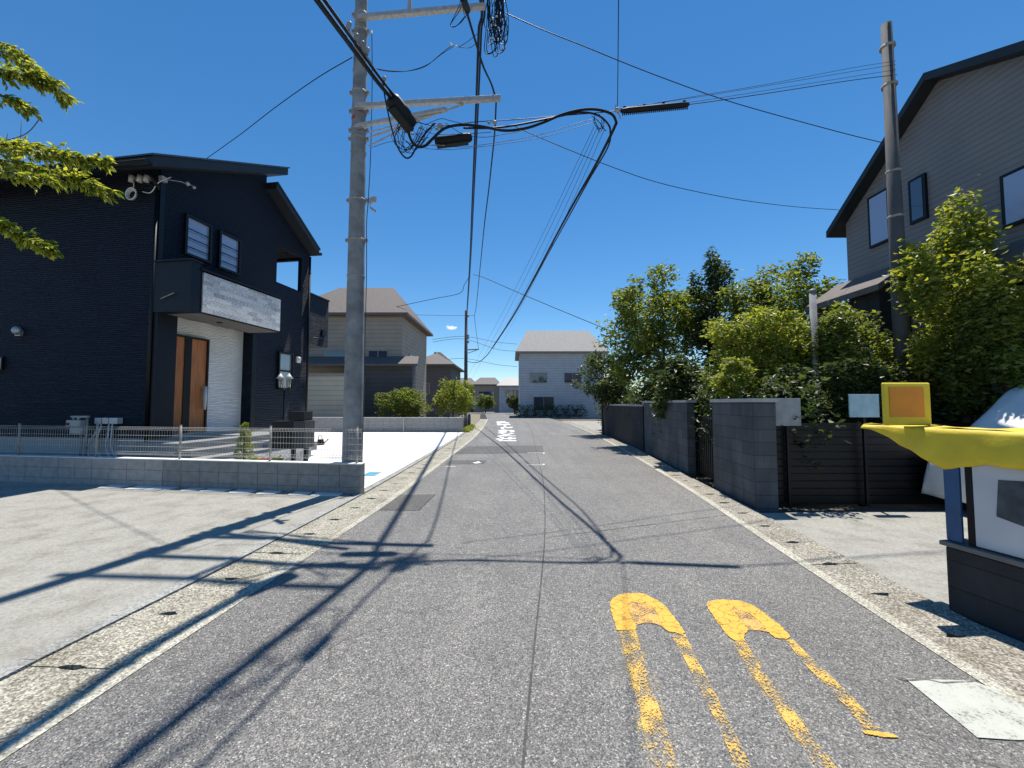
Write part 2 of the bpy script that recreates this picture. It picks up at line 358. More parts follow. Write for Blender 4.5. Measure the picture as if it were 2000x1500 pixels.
L_near = leafmat('leaf_bright', (.07,.12,.02), (.42,.44,.1), .5)
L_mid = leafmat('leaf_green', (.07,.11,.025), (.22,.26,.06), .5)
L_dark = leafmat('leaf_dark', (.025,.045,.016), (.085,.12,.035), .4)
L_yel = leafmat('leaf_yellowgreen', (.1,.15,.025), (.32,.34,.07), .5)

# ---------------------------------------------------------------- setting: ground, road, gutters
def lerp_tab(tab, y):
    if y <= tab[0][0]: return tab[0][1]
    for (a, x), (b, z) in zip(tab, tab[1:]):
        if y <= b: t = (y-a)/(b-a); return x+(z-x)*t
    return tab[-1][1]
OL = [(-8,-3.55),(1.5,-2.99),(2.25,-2.93),(3.71,-2.76),(6.84,-2.58),(10.5,-2.5),(18,-2.45),(26,-2.6),(40,-3.2),(70,-5.5),(110,-10)]
AL = [(-8,-2.9),(1.8,-2.38),(2.95,-2.29),(4.37,-2.2),(6.4,-2.05),(10.5,-1.95),(18,-1.82),(26,-1.95),(40,-2.5),(70,-4.9),(110,-9.4)]
SEAM = [(-8,-.75),(1.73,.02),(2.56,.13),(4.7,.40),(8.1,.65),(15,.88),(24,1.2),(33,1.2),(45,.4),(70,-1.5),(110,-6)]
AR = [(-8,2.3),(2.35,2.73),(3.43,2.86),(4.74,3.02),(7.37,3.34),(12,3.75),(20,4.3),(30,4.6),(40,4.3),(70,1.0),(110,-3.5)]
OR_ = [(-8,2.9),(2.56,3.3),(4.45,3.47),(8.7,3.85),(15,4.5),(26,4.95),(38,4.9),(70,1.6),(110,-2.9)]
def smooth_tab(t):
    # sample once so that the edges bend softly
    ys = [-8+.5*i for i in range(0, 237)]
    xs = [lerp_tab(t, y) for y in ys]
    for _ in range(6): xs = [xs[0]]+[(xs[i-1]+xs[i]*2+xs[i+1])/4 for i in range(1, len(xs)-1)]+[xs[-1]]
    return list(zip(ys, xs))
OL, AL, SEAM, AR, OR_ = map(smooth_tab, (OL, AL, SEAM, AR, OR_))
def strip(mb, t0, t1, z0, z1, y0, y1, dy=.5, th=0.0, o0=0, o1=0):
    ys = [y0]
    while ys[-1] < y1-1e-6: ys.append(min(y1, ys[-1]+dy))
    vs = []
    for y in ys: vs += [(lerp_tab(t0, y)+o0, y, z0), (lerp_tab(t1, y)+o1, y, z1)]
    fs = [(2*i, 2*i+1, 2*i+3, 2*i+2) for i in range(len(ys)-1)]
    mb.add(vs, fs)
g = MB(); g.add([(-1500,-60,-.09),(1500,-60,-.09),(1500,3000,-.09),(-1500,3000,-.09)], [(0,1,2,3)])
tag(obj('ground', g, M_soil), kind='structure')
g = MB(); strip(g, AL, AR, 0, 0, -8, 110)
tag(obj('road', g, M_asph), kind='structure')
g = MB(); strip(g, OL, AL, -.05, -.05, -8, 60, o0=-.1); strip(g, AR, OR_, -.05, -.05, -8, 60, o1=.06)
tag(obj('gutter_bed', g, M_gap), kind='structure')
def gutter(T0, T1, y0, y1, mat, off=0.0, inner='r', name='gutter'):
    g = MB(); L = .605; y = y0; k = 0
    sg = 1 if inner == 'r' else -1
    while y < y1:
        a, b = y+.003, y+L-.003
        x0a, x0b, x1a, x1b = lerp_tab(T0, a), lerp_tab(T0, b), lerp_tab(T1, a), lerp_tab(T1, b)
        rr = random.Random(k*7+3)
        n0 = .06+rr.random()*.05; n1 = .016+rr.random()*.03; sh = (rr.random()-.5)*.01; tz = (rr.random()-.5)*.006
        def X(s, e): return (x0a+(x1a-x0a)*s) if e == 0 else (x0b+(x1b-x0b)*s)
        cs = .45
        wdt = abs(x1a-x0a); ns = n0/wdt
        pts = [(X(0,0), a), (X(cs-ns,0), a), (X(cs-ns*.5,0), a+n1*.8), (X(cs+ns*.2,0), a+n1), (X(cs+ns,0), a),
               (X(1,0), a), (X(1,1), b), (X(cs+ns*.8,1), b), (X(cs+ns*.3,1), b-n1*.9), (X(cs-ns*.6,1), b-n1*.6), (X(cs-ns,1), b), (X(0,1), b)]
        def zz(x, yy):
            t = (x-lerp_tab(T0, yy))/(lerp_tab(T1, yy)-lerp_tab(T0, yy)); t = t if inner == 'r' else 1-t
            return .018*(1-t)+.004+tz
        g.prism([(x, yy, zz(x, yy)) for x, yy in pts], (0, 0, -.07))
        y += L; k += 1
    return tag(obj(name, g, mat, fix=True), kind='structure')
gutter(OL, AL, -6.02, 40, M_gut, name='gutter_left')
gutter(AR, OR_, -6.3, 36, M_gutR, inner='l', name='gutter_right')
# cast concrete ribbon between gutter and asphalt, kerb edge and drives
g = MB(); strip(g, AL, AL, .006, .005, -6, 40, o0=-.03, o1=.085)
tag(obj('kerb_left', g, M_ridge), kind='structure')
g = MB(); strip(g, AR, AR, .0055, .008, -6, 36, o0=-.07, o1=.03)
tag(obj('kerb_right', g, M_ridge), kind='structure')
g = MB()
ys = [-6+.5*i for i in range(0, 56)]
for y in ys[:-1]:
    xa, xb = lerp_tab(OL, y), lerp_tab(OL, y+.5)
    g.prism([(xa-.125, y, .036), (xa-.022, y, .03), (xb-.022, y+.496, .03), (xb-.125, y+.496, .036)], (0,0,-.12))
tag(obj('kerb_edging', g, aggregate('edging_concrete', (.2,.2,.19), (.29,.29,.27), (.38,.38,.36), 70)), kind='structure')
# foreground drive on the left, forecourt beyond the block wall, apron on the right
def slab(name, pts, zs, mat, th=.12):
    g = MB(); g.prism([(x, y, z) for (x, y), z in zip(pts, zs)], (0,0,-th)); return tag(obj(name, g, mat, fix=True), kind='structure')
WL = lambda t: Vector((-2.62, 6.90, 0))-HV*t        # line of the block wall front face
pts = [(lerp_tab(OL, y)-.135, y) for y in (-6,-3,0,1.5,3,4.5,6,6.75)]
pts += [(WL(.1).x-.1, WL(.1).y-.02), (WL(12).x, WL(12).y), (-18, -6)]
slab('driveway_near', pts, [.03]*len(pts), M_beige)
fc = [(lerp_tab(OL, y)-.135, y) for y in (7.05,9,12,15,18,21.6)]
hl = W(0.2, 1.9, 0); hr = W(5.6, -.02, 0)
pts = fc+[(-12.5, 21.9), (W(5.7,-.5,0).x, W(5.7,-.5,0).y), (W(5.6,.03,0).x, W(5.6,.03,0).y), (W(3.2,.03,0).x, W(3.2,.03,0).y), (W(3.0,1.9,0).x, W(3.0,1.9,0).y), (-4.6, 7.5), (-4.6, 7.36)]
slab('forecourt', pts, [.04]*len(pts), M_white)
# expansion joints in the forecourt
g = MB()
for (p, q) in (((700,905),(905,880)), ((712,870),(915,875)), ((745,860),(740,846)), ((612,893),(720,893)), ((850,856),(700,856))):
    a, b = G(*p, .0445), G(*q, .0445); d = (b-a).normalized(); s = Vector((-d.y, d.x, 0))*.008
    g.add([a-s, b-s, b+s, a+s], [(0,1,2,3)])
obj_j = obj('joint_lines', g, M_conc); tag(obj_j, kind='structure')
pts = [(lerp_tab(OR_, y)+.03, y) for y in (-6,0,2.9,3.6,4.5,5.5,5.85)]+[(12, 6.2), (12, -6)]
slab('apron_right', pts, [.0]*len(pts), M_beige)
pts = [(lerp_tab(OR_, y)+.03, y) for y in (22,26,30,36)]+[(12, 36), (12, 24)]
slab('lane_right', pts, [.01]*len(pts), M_beige)
pts = [(lerp_tab(OL, y)-.05, y) for y in (23,30,40,60)]+[(-30, 60), (-30, 23)]
slab('verge_left', pts, [-.02]*len(pts), plain('verge', (.2,.18,.12), .95, var=.3, scale=4))
# ------------------------------------------------ road: seam, patches, paint
g = MB(); strip(g, SEAM, SEAM, .004, .004, -6, 60, o0=-.007, o1=.007)
def gline(mb, pts, wd, z=.004):
    pts = [G(*p, z) for p in pts]
    for a, b in zip(pts, pts[1:]):
        d = (b-a).normalized(); s = Vector((-d.y, d.x, 0))*wd/2; mb.add([a-s, b-s, b+s, a+s], [(0,1,2,3)])
gline(g, [(745,967),(850,966),(818,997),(740,996)], .02, .0045)
for p in (((905,871),(1062,868)), ((870,887),(1062,884)), ((870,899),(952,898)), ((1064,1050),(1440,1003))): gline(g, p, .014, .0045)
gline(g, [(1750,1322),(1775,1328),(1810,1326),(1840,1333),(1900,1330)], .012, .0085)
tag(obj('road_seam', g, M_tar), kind='structure')
def gpoly(mb, pts, z): mb.add([G(*p, z) for p in pts], [tuple(range(len(pts)))[::-1]])
g = MB(); gpoly(g, [(740,996),(748,967),(849,966),(816,997)], .004); gpoly(g, [(885,887),(912,872),(1060,870),(1062,884)], .004); gpoly(g, [(868,907),(880,899),(951,899),(945,906)], .004)
tag(obj('road_patch', g, M_patch), kind='structure')
g = MB(); gpoly(g, [(1768,1325),(1896,1329),(2060,1385),(2060,1446),(1984,1445),(1909,1440)], .006)
tag(obj('pale_patch', g, M_pale), kind='structure')
def crop5(pts): return [(1150+x*.325, 1100+y*.325) for x, y in pts]
def mark(label, kind, polys, mat, loc, name='road_marking'):
    g = MB()
    for pl in polys: gpoly(g, pl, .005)
    return g
def ragged(pl, step=3.0, j=1.3):
    out = []; rr = random.Random(len(pl))
    for a, b in zip(pl, pl[1:]+pl[:1]):
        n = max(1, int(math.dist(a, b)/step))
        for k in range(n): out.append((a[0]+(b[0]-a[0])*k/n+rr.uniform(-j, j), a[1]+(b[1]-a[1])*k/n+rr.uniform(-j, j)*.6))
    return out
def inpoly_fix(o):
    b = bmesh.new(); b.from_mesh(o.data); bmesh.ops.triangulate(b, faces=b.faces, ngon_method='EAR_CLIP')
    for f in b.faces:
        if f.normal.z < 0: f.normal_flip()
    b.to_mesh(o.data); b.free()
def road_mark(label, solid, worn, faint, loc, slot=None):
    t = thing('road_marking', loc, label, 'road marking', 'worn yellow road paint')
    for nm, pls, m, z in (('slot_paint', [slot], M_paintYs, .0060), ('fresh_paint', solid, M_paintY, .0065), ('worn_paint', worn, M_paintYw, .0055), ('faint_paint', faint, M_paintYf, .0045)):
        g = MB()
        for pl in pls: gpoly(g, ragged(pl) if nm == 'fresh_paint' else pl, z)
        if pls: inpoly_fix(obj(nm, g, m, t))
h1 = crop5([(125,235),(140,215),(175,190),(235,178),(290,178),(345,188),(405,218),(460,255),(505,310),(545,370),(580,415),(560,425),(470,405),(445,385),(420,320),(385,265),(345,240),(300,230),(260,232),(242,250),(242,280),(262,345),(285,372),(282,400),(170,402),(150,340),(130,270)])
s1 = crop5([(242,280),(242,250),(260,232),(300,230),(345,240),(385,265),(420,320),(445,380),(400,362),(350,356),(300,365),(285,372),(262,345)])
road_mark('left one of two hooked yellow paint marks worn thin towards the viewer', [h1],
          [crop5([(180,404),(284,402),(340,620),(420,860),(480,1040),(540,1240),(560,1330),(400,1330),(375,1200),(300,880),(235,620)]),
           crop5([(482,410),(578,424),(640,560),(720,700),(800,860),(880,1020),(985,1240),(1030,1330),(930,1330),(840,1120),(740,900),(640,700),(545,520)])],
          [crop5([(160,404),(284,402),(400,640),(470,900),(560,1240),(600,1330),(360,1330),(290,1000),(215,620)])], G(1265,1200), s1)
h2 = crop5([(703,248),(720,230),(760,220),(820,217),(900,224),(980,248),(1060,300),(1120,350),(1170,392),(1210,438),(1190,455),(1120,447),(1085,415),(1020,345),(960,295),(905,272),(862,268),(890,310),(930,365),(965,400),(935,425),(932,445),(940,466),(880,466),(830,430),(790,380),(750,320)])
s2 = crop5([(862,268),(905,272),(960,295),(1020,345),(1085,415),(1040,404),(985,402),(965,400),(930,365),(890,310)])
road_mark('right one of two hooked yellow paint marks, slanting and ending in a solid dash', [h2, crop5([(1635,1003),(1700,1005),(1790,1018),(1855,1036),(1860,1046),(1780,1044),(1660,1022)])],
          [crop5([(858,470),(942,470),(1010,590),(1100,720),(1230,880),(1340,1040),(1500,1240),(1570,1330),(1450,1330),(1370,1230),(1240,1040),(1110,840),(980,660)]),
           crop5([(1175,452),(1225,455),(1330,560),(1480,700),(1620,840),(1700,930),(1760,1000),(1660,995),(1560,880),(1420,730),(1290,600)])],
          [crop5([(842,470),(960,470),(1130,720),(1400,1060),(1560,1330),(1420,1330),(1180,1000),(980,700)])], G(1450,1210), s2)
# white lettering painted far down the road, six characters stacked away from the viewer
def cs(pts): return [(955+x*.04, 810+y*.04) for x, y in pts]
let = [
 [[(320,1180),(480,1150),(480,1210),(330,1200)], [(520,1105),(720,1100),(720,1150),(650,1240),(1330,1240),(1330,1285),(480,1290),(475,1240)], [(480,1150),(930,1150),(930,1110),(1110,1095),(1125,1130),(1320,1130),(1320,1170),(1125,1175),(1120,1200),(930,1200),(925,1180),(480,1185)]],
 [[(390,1040),(660,1000),(760,960),(430,910),(640,905),(830,945),(1190,900),(1270,910),(900,985),(740,1015),(1310,1025),(1310,1050),(780,1050),(400,1070)]],
 [[(440,760),(690,750),(700,730),(820,735),(850,750),(1120,745),(1230,780),(1260,825),(1100,860),(980,855),(1090,810),(1000,770),(850,775),(850,865),(700,870),(440,865),(440,840),(640,800),(440,780)]],
 [[(570,610),(720,605),(740,640),(950,600),(1160,590),(1160,615),(1050,650),(740,650),(720,700),(600,715)], [(695,525),(820,520),(860,575),(740,590)]],
 [[(330,360),(440,335),(830,330),(790,365),(980,385),(1000,415),(820,420),(780,390),(600,390),(520,420),(530,445),(1060,465),(1050,492),(600,495),(470,515),(400,500),(390,420),(470,385),(330,375)]],
]
t = thing('road_lettering', G(990,840), 'white painted characters stretched along the far end of the lane', 'road marking')
for ch in let:
    g = MB()
    for pl in ch: gpoly(g, cs(pl), .006)
    inpoly_fix(obj('character', g, plain('lettering_white', (.8,.8,.8), .7), t))
g = MB(); gline(g, [(1030,884),(1062,884),(1062,886)], .05, .008); gline(g, [(1030,908),(1062,908),(1062,906)], .05, .008); gpoly(g, [(922,904),(935,901),(940,904),(930,905)], .008)
gline(g, [(870,911),(890,911)], .05, .008)
inpoly_fix(tag(obj('survey_marks', g, M_paintw), kind='structure'))

# ---------------------------------------------------------------- dark two-storey house
HL = 5.35
house = thing('navy_house', W(0,0,0), 'dark navy two-storey house with asymmetric roof and brown entrance door', 'house')
pk = HB(563,328,.42); cr = HB(299,303,.42); q0 = HB(541,356,.38); q1 = HB(624,487,.38)
def rl(a, p, q, d): return p[2]+(q[2]-p[2])*(a-p[0])/(q[0]-p[0])-d
prof = [(0,.8),(HL,.8),(HL,rl(HL,q0,q1,.19)),(q0[0]+.02,rl(q0[0]+.02,q0,q1,.19)),(q0[0]+.02,rl(q0[0]+.02,cr,pk,.23)),(0,rl(0,cr,pk,.23))]
g = MB(); g.prism([W(a,0,z) for a, z in prof], HV*-8.5)
body = obj('wall', g, M_navy, house, fix=True)
cut = []
def cutter(a0, a1, b0, b1, z0, z1):
    g = MB(); g.hbox(a0, a1, b0, b1, z0, z1); c = obj('cut', g, M_navy, house, fix=True); cut.append(c)
a337 = HB(337,700,0)[0]; a492 = HB(490,700,0)[0]; zc = HB(420,628,0)[2]
cutter(a337, a492, -.32, .2, .7, zc)
lg0 = HB(542,478,0); lg1 = HB(588,567,0); zp = HB(542,551,0)[2]; zt = HB(542,478,0)[2]
cutter(lg0[0], lg1[0], -.3, .2, zp, zt)
cutter(lg0[0]-.25, HL-.14, -2.5, -.14, zp-.5, zt+.1)
cutter(HL-.4, HL+.2, -2.3, -.34, zp-.02, HA(545,513,HL)[2])
boolcut(body, cut)
g = MB(); g.hbox(.02, HL-.02, -8.4, -.02, -.1, .797); obj('foundation', g, plain('foundation_concrete', (.36,.36,.35), .9, var=.08), house)
# white wall and door inside the entrance recess
g = MB(); g.hbox(a337+.004, a492-.004, -.316, -.28, .72, zc-.004); obj('entrance_wall', g, M_wsid, house)
d0 = HB(337,655,-.28); d1 = HB(405,660,-.28); dz = HB(337,652,-.28)[2]
A0, A1 = a337+.03, d1[0]
dr = MB()
for (p, q) in ((A0, A0+.05), (A1-.05, A1)): dr.hbox(p, q, -.279, -.2, .85, dz)
dr.hbox(A0+.05, A1-.05, -.279, -.2, dz-.05, dz)
door = obj('door', dr, M_black, house)
wd = (A1-A0-.1)
g = MB(); g.hbox(A0+.05, A0+.05+wd*.40, -.278, -.235, .85, dz-.05); obj('side_panel', g, M_wood, door)
g = MB(); g.hbox(A0+.05+wd*.40, A0+.05+wd*.58, -.278, -.215, .85, dz-.05); obj('mullion', g, M_black, door)
g = MB(); g.hbox(A0+.05+wd*.58, A1-.05, -.278, -.235, .85, dz-.05); obj('door_leaf', g, M_wood, door)
hz0 = HB(400,800,-.2)[2]; hz1 = HB(400,755,-.2)[2]
g = MB(); g.tube([W(A1-.13,-.15,hz0), W(A1-.15,-.13,(hz0+hz1)/2), W(A1-.12,-.15,hz1)], [.035,.05,.04], 8); g.tube([W(A1-.13,-.15,hz1-.1), W(A1-.13,-.235,hz1-.1)], .015, 6)
tag(obj('handle', g, M_plast, door), 'door handle wrapped in white protective film')
# porch roof box with stone cladding
b1 = .96
zb = HB(387,610,b1)[2]; zs = HB(387,530,b1)[2]; zk = HB(372,508,b1)[2]; aE = HB(545,620,b1)[0]
cn = MB(); cn.hbox(.02, aE, .002, b1, zb, zs+.05)
can = obj('porch_roof', cn, M_navyp, house)
g = MB(); g.hbox(.24, aE+.004, b1+.001, b1+.035, zb+.03, zs+.01); obj('stone_panel', g, M_stone, can)
g = MB(); g.hbox(-.06, .16, .003, b1+.03, zb-.02, zk); obj('end_wall', g, M_navyp, can)
g = MB(); g.hbox(-.1, .2, .0035, b1+.06, zk, zk+.04); g.hbox(.16, aE+.03, b1-.1, b1+.06, zs+.05, zs+.085); obj('coping', g, M_black, can)
g = MB(); g.hbox(.2, aE-.03, .01, b1-.02, zb-.012, zb-.001); obj('soffit', g, plain('soffit_grey', (.13,.12,.11), .8), can)
g = MB(); g.lathe(W(1.2,.5,zb-.014), [(.06,-.02),(.07,.0)], 14); obj('downlight', g, M_black, can)
g = MB(); g.tube([W(-.1,.25,zb+.28), W(-.1,.6,zb+.4)], .012, 6); obj('bracket', g, M_galvd, can)
# porch posts
g = MB(); g.hbox(-.03, a337-.002, .004, .10, .8, zb-.02); obj('entrance_post', g, M_navyp, house)
g = MB(); g.hbox(a492, a492+.16, .004, .05, .8, zb-.02); obj('entrance_post', g, M_navyp, house)
# roof
def rp(a, z, b): return W(a, b, z)
def roofslab(name, a0, z0, a1, z1, bo, bi, th, mat, par, rim=.0):
    g = MB(); n = Vector((0,0,-th))
    g.prism([rp(a0,z0,bo), rp(a1,z1,bo), rp(a1,z1,bi), rp(a0,z0,bi)], n); return obj(name, g, mat, par, fix=True)
pk = HB(563,328,.42); cr = HB(299,303,.42)
rf = roofslab('roof', cr[0], cr[2], pk[0], pk[2], .42, -8.9, .24, M_roof, house)
roofslab('roof_sheet', cr[0]-.04, cr[2]+.028, pk[0]+.04, pk[2]+.045, .46, -8.95, .04, plain('roof_metal', (.05,.065,.08), .35, .3), rf)
q0 = HB(541,356,.38); q1 = HB(624,487,.38)
rf2 = roofslab('lean_roof', q0[0], q0[2], q1[0], q1[2], .38, -8.8, .2, M_roof, house)
roofslab('roof_sheet', q0[0]+.02, q0[2]+.03, q1[0]+.03, q1[2]+.02, .41, -8.85, .04, plain('roof_metal', (.05,.065,.08), .35, .3), rf2)
g = MB(); g.tube([W(q1[0]+.05, .42, q1[2]-.16), W(q1[0]+.05, -8.8, q1[2]-.16)], .06, 8); obj('gutter', g, M_black, house)
g = MB(); g.tube([W(cr[0]-.1, .42, cr[2]-.2), W(cr[0]-.1, -8.8, cr[2]-.2)], .06, 8); obj('gutter', g, M_black, house)
g = MB(); g.tube([W(HL-.07,.07,q1[2]-.3), W(HL-.07,.07,.1)], .038, 8)
for z in (.6,2.1,3.6,5.1,6.4): g.tube([W(HL-.07,.07,z-.02), W(HL-.07,.07,z+.02)], .05, 8)
obj('downpipe', g, M_black, house)
g = MB(); g.tube([W(-.05,-.04,6.7), W(-.05,-.04,.5)], .038, 8); g.tube([W(-.05,.02,6.6), W(-.3,.0,6.9)], .035, 8); obj('downpipe', g, M_black, house)
g = MB(); g.hbox(-.012, .1, -.1, .012, .8, 6.85); obj('corner_trim', g, M_navyp, house)
# rear balcony
r0 = HB(613,577,.03); r1 = HB(640,680,.03)
g = MB(); g.hbox(HL+.002, r1[0], -2.2, .03, r1[2], HB(613,577,.03)[2]); bal = obj('balcony', g, M_navy, house, fix=True)
g = MB(); g.hbox(HL+.001, r1[0]+.03, -2.25, .06, r0[2], r0[2]+.05); obj('coping', g, M_black, bal)
g = MB(); g.hbox(r1[0]-.45, r1[0]-.2, .031, .1, HB(630,650,.1)[2]-.1, HB(630,650,.1)[2]+.12); g.tube([W(HL+.05,.09,HB(630,665,.1)[2]), W(r1[0]-.3,.09,HB(630,660,.1)[2])], .02, 6); obj('vent', g, M_black, bal)
# windows
def window(c0, c1, bars=0, split=False, nm='window', pane=M_glass):
    (a0, _, z1), (a1, _, z0) = c0, c1
    f = MB(); t = .06
    f.hbox(a0, a0+t, .002, .07, z0, z1); f.hbox(a1-t, a1, .002, .07, z0, z1); f.hbox(a0+t, a1-t, .002, .07, z1-t, z1); f.hbox(a0+t, a1-t, .002, .07, z0, z0+t)
    fr = obj(nm, f, M_black, house)
    if split:
        g = MB(); zm = z0+(z1-z0)*.5; g.hbox(a0+t, a1-t, .012, .06, zm-.025, zm+.025); obj('transom', g, M_black, fr)
    g = MB(); g.hbox(a0+t, a1-t, .004, .012, z0+t, z1-t); obj('pane', g, pane, fr)
    if bars:
        g = MB(); 
        for k in range(bars):
            z = z0+(z1-z0)*(.2+.22*k); g.tube([W(a0+t,.085,z), W(a1-t,.085,z)], .013, 6)
        obj('guard_bar', g, M_black, fr)
    return fr
M_paneb = glassmat('pane_blue_white', (.3,.34,.48), .1)
w1a, w1b = HB(360,416,0), HB(409,516,0); window(w1a, w1b, 3, pane=M_paneb)
w2a, w2b = HB(426,449,0), HB(466,538,0); window(w2a, (w2b[0], 0, HB(426,524,0)[2]), 3, pane=M_paneb)
w3a, w3b = HB(542,686,0), HB(569,762,0); window(w3a, w3b, 0, True, pane=glassmat('pane_grey', (.2,.22,.25), .08))
# wall lamps and service fittings
p = HB(584,702,.06); g = MB(); g.ball(W(*p), .07, .07, .09); g.hbox(p[0]-.09, p[0]+.09, .003, .06, p[2]-.12, p[2]+.1); obj('vent_hood', g, M_plast, house)
p = HA(30,645,-.1); g = MB(); g.ball(W(p[0]+.03,p[1],p[2]), .1, .09, .11, 14); g.hbox(-.06,-.002,p[1]-.08,p[1]+.08,p[2]-.13,p[2]+.02); obj('vent_hood', g, plain('steel', (.35,.38,.4), .35, .6), house)
p = HA(0,697,-.02); q = HA(8,722,-.02); g = MB(); g.hbox(-.05,-.002,p[1]-.8,q[1]-.03,q[2],p[2]); wf = obj('window', g, M_black, house)
g = MB(); g.hbox(-.056,-.051,p[1]-.7,q[1]-.06,q[2]+.04,p[2]-.04); obj('pane', g, glassmat('pane_dim', (.1,.11,.11), .2), wf)
for i, x in enumerate((262, 278, 291)):
    p = HA(x,350,-.06); g = MB(); g.tube([W(-.01,p[1],p[2]+.03), W(-.12,p[1],p[2]+.03), W(-.12,p[1],p[2]-.1)], .055, 8); obj('cable_inlet', g, M_plast, house)
p = HA(259,381,-.1); g = MB()
for k in range(4):
    g.tube([W(-.1-.02*k, p[1]+cos(t)*(.105+.012*k)+.01*k, p[2]+sin(t)*(.11+.01*k)) for t in [2*pi*i/20 for i in range(21)]], .016, 6)
g.tube([W(-.1,p[1]+.02,p[2]+.1), W(-.1,HA(262,350,-.1)[1],HA(262,350,-.1)[2]-.05)], .014, 6)
tag(obj('cable_coil', g, M_plast, house), 'coil of white conduit hanging under the eave')
p = HB(318,350,.06); g = MB(); g.hbox(p[0]-.05,p[0]+.08,.003,.1,p[2]-.05,p[2]+.06); g.tube([W(p[0],.08,p[2]), W(p[0]+.3,.2,p[2]+.1), W(p[0]+.6,.25,p[2]+.15)], .01, 5); g.ball(W(p[0]+.45,.23,p[2]+.13), .05); g.ball(W(p[0]+.6,.25,p[2]+.12), .04)
obj('service_bracket', g, M_galv, house)
g = MB(); g.tube(spline([W(-.12,-.35,6.55), W(-.14,-.1,6.5), W(-.1,.05,6.75), W(.05,.2,6.95)]), .012, 5); obj('service_wire', g, M_plast, house)

# porch slab and steps
steps = thing('entrance_steps', W(1.2,1.2,.35), 'pale concrete porch slab with three steps in front of the brown door', 'steps')
M_step = plain('step_tile', (.24,.24,.235), .8, var=.08, scale=5)
for i, (z, b, a1) in enumerate(((.75,1.25,3.0), (.60,1.58,3.15), (.45,1.9,3.3))):
    g = MB(); g.hbox(-.45+.001*i, a1, .12 if i == 0 else (1.251, 1.581)[i-1], b, .2, z); obj('landing' if i == 0 else 'step', g, M_step, steps, bevel=.008)
# raised garden bed behind the block wall
pts = [(WL(13).x+.0, WL(13).y+.14), (WL(2.0).x, WL(2.0).y+.14), (-4.63, 7.5), (W(3.0,1.92,0).x, W(3.0,1.92,0).y), (W(3.0,.05,0).x, W(3.0,.05,0).y), (W(-.02,.05,0).x, W(-.02,.05,0).y), (W(-.02,-8.5,0).x, W(-.02,-8.5,0).y)]
slab('garden_ground', pts, [.36]*len(pts), M_gravel, .4)
# gas meter, service boxes with pipes
p = HA(152,870,-.32); X0 = W(-.32, p[1], 0)
gm = thing('gas_meter', (X0.x, X0.y, .36), 'grey gas meter on two pipes in front of the dark house side', 'meter')
def hz(px, py, a): return HA(px, py, a)
q0, q1 = hz(139,820,-.32), hz(165,849,-.32)
g = MB(); g.hbox(-.42,-.26,q0[1],q1[1],hz(150,833,-.32)[2],q0[2]-.0); obj('casing', g, M_meter, gm, bevel=.015)
g = MB(); g.hbox(-.40,-.28,q0[1]+.06,q1[1]-.0,q1[2],hz(150,833,-.32)[2]-.003); obj('bellows', g, M_meter, gm, bevel=.03)
g = MB(); g.hbox(-.425,-.421,q0[1]+.03,q0[1]+.11,hz(0,829,-.32)[2],hz(0,824,-.32)[2]); obj('display', g, M_black, gm)
g = MB(); zt_ = hz(0,813,-.32)[2]
g.tube([W(-.34,q0[1]+.1,q0[2]), W(-.34,q0[1]+.1,zt_)], .02, 8); g.tube([W(-.34,q0[1]+.04,zt_), W(-.34,q1[1]+.12,zt_)], .026, 8); g.tube([W(-.34,q0[1]+.24,q0[2]), W(-.34,q0[1]+.24,zt_+.02)], .03, 8); obj('valve_pipe', g, M_meter, gm)
for xx in (158, 168):
    b_ = hz(xx,870,-.3)[1]; g = MB(); g.tube([W(-.3,b_,.34), W(-.3,b_, hz(0,848,-.3)[2] if xx == 158 else zt_)], .022, 8); obj('riser', g, M_post, gm)
for i, (xa, xb) in enumerate(((187.5,199), (202.5,213), (216,231))):
    u0, u1 = hz(xa,816,-.1), hz(xb,828,-.1); t = thing('junction_box', W(-.1,(u0[1]+u1[1])/2,.9), ('leftmost', 'middle', 'rightmost')[i]+' of three small grey service boxes low on the dark house side', 'box', 'service boxes on the house side')
    g = MB(); g.hbox(-.13,-.003,u0[1],u1[1],u1[2],u0[2]); obj('case', g, M_plast, t, bevel=.006)
    for xs, pth in (((192,[(190,840),(178,862),(171,878),(178,892),(200,899)]), (198,[(197,838),(188,860),(189,880),(205,896),(230,897)])), ((213,[(212,850),(208,870),(212,888),(222,897)]),), ((220,[(219,850),(218,870),(224,887),(236,897)]),))[i]:
        g = MB(); pts = [hz(xs,828,-.07)]+[hz(x,y,-.12) for x, y in pth]
        pts = spline([W(-.07 if k == 0 else -.13, p_[1], p_[2]) for k, p_ in enumerate(pts)], 8)
        g.tube(pts, [.016+.003*(k%2) for k in range(len(pts))], 7); obj('conduit', g, M_plast, t)

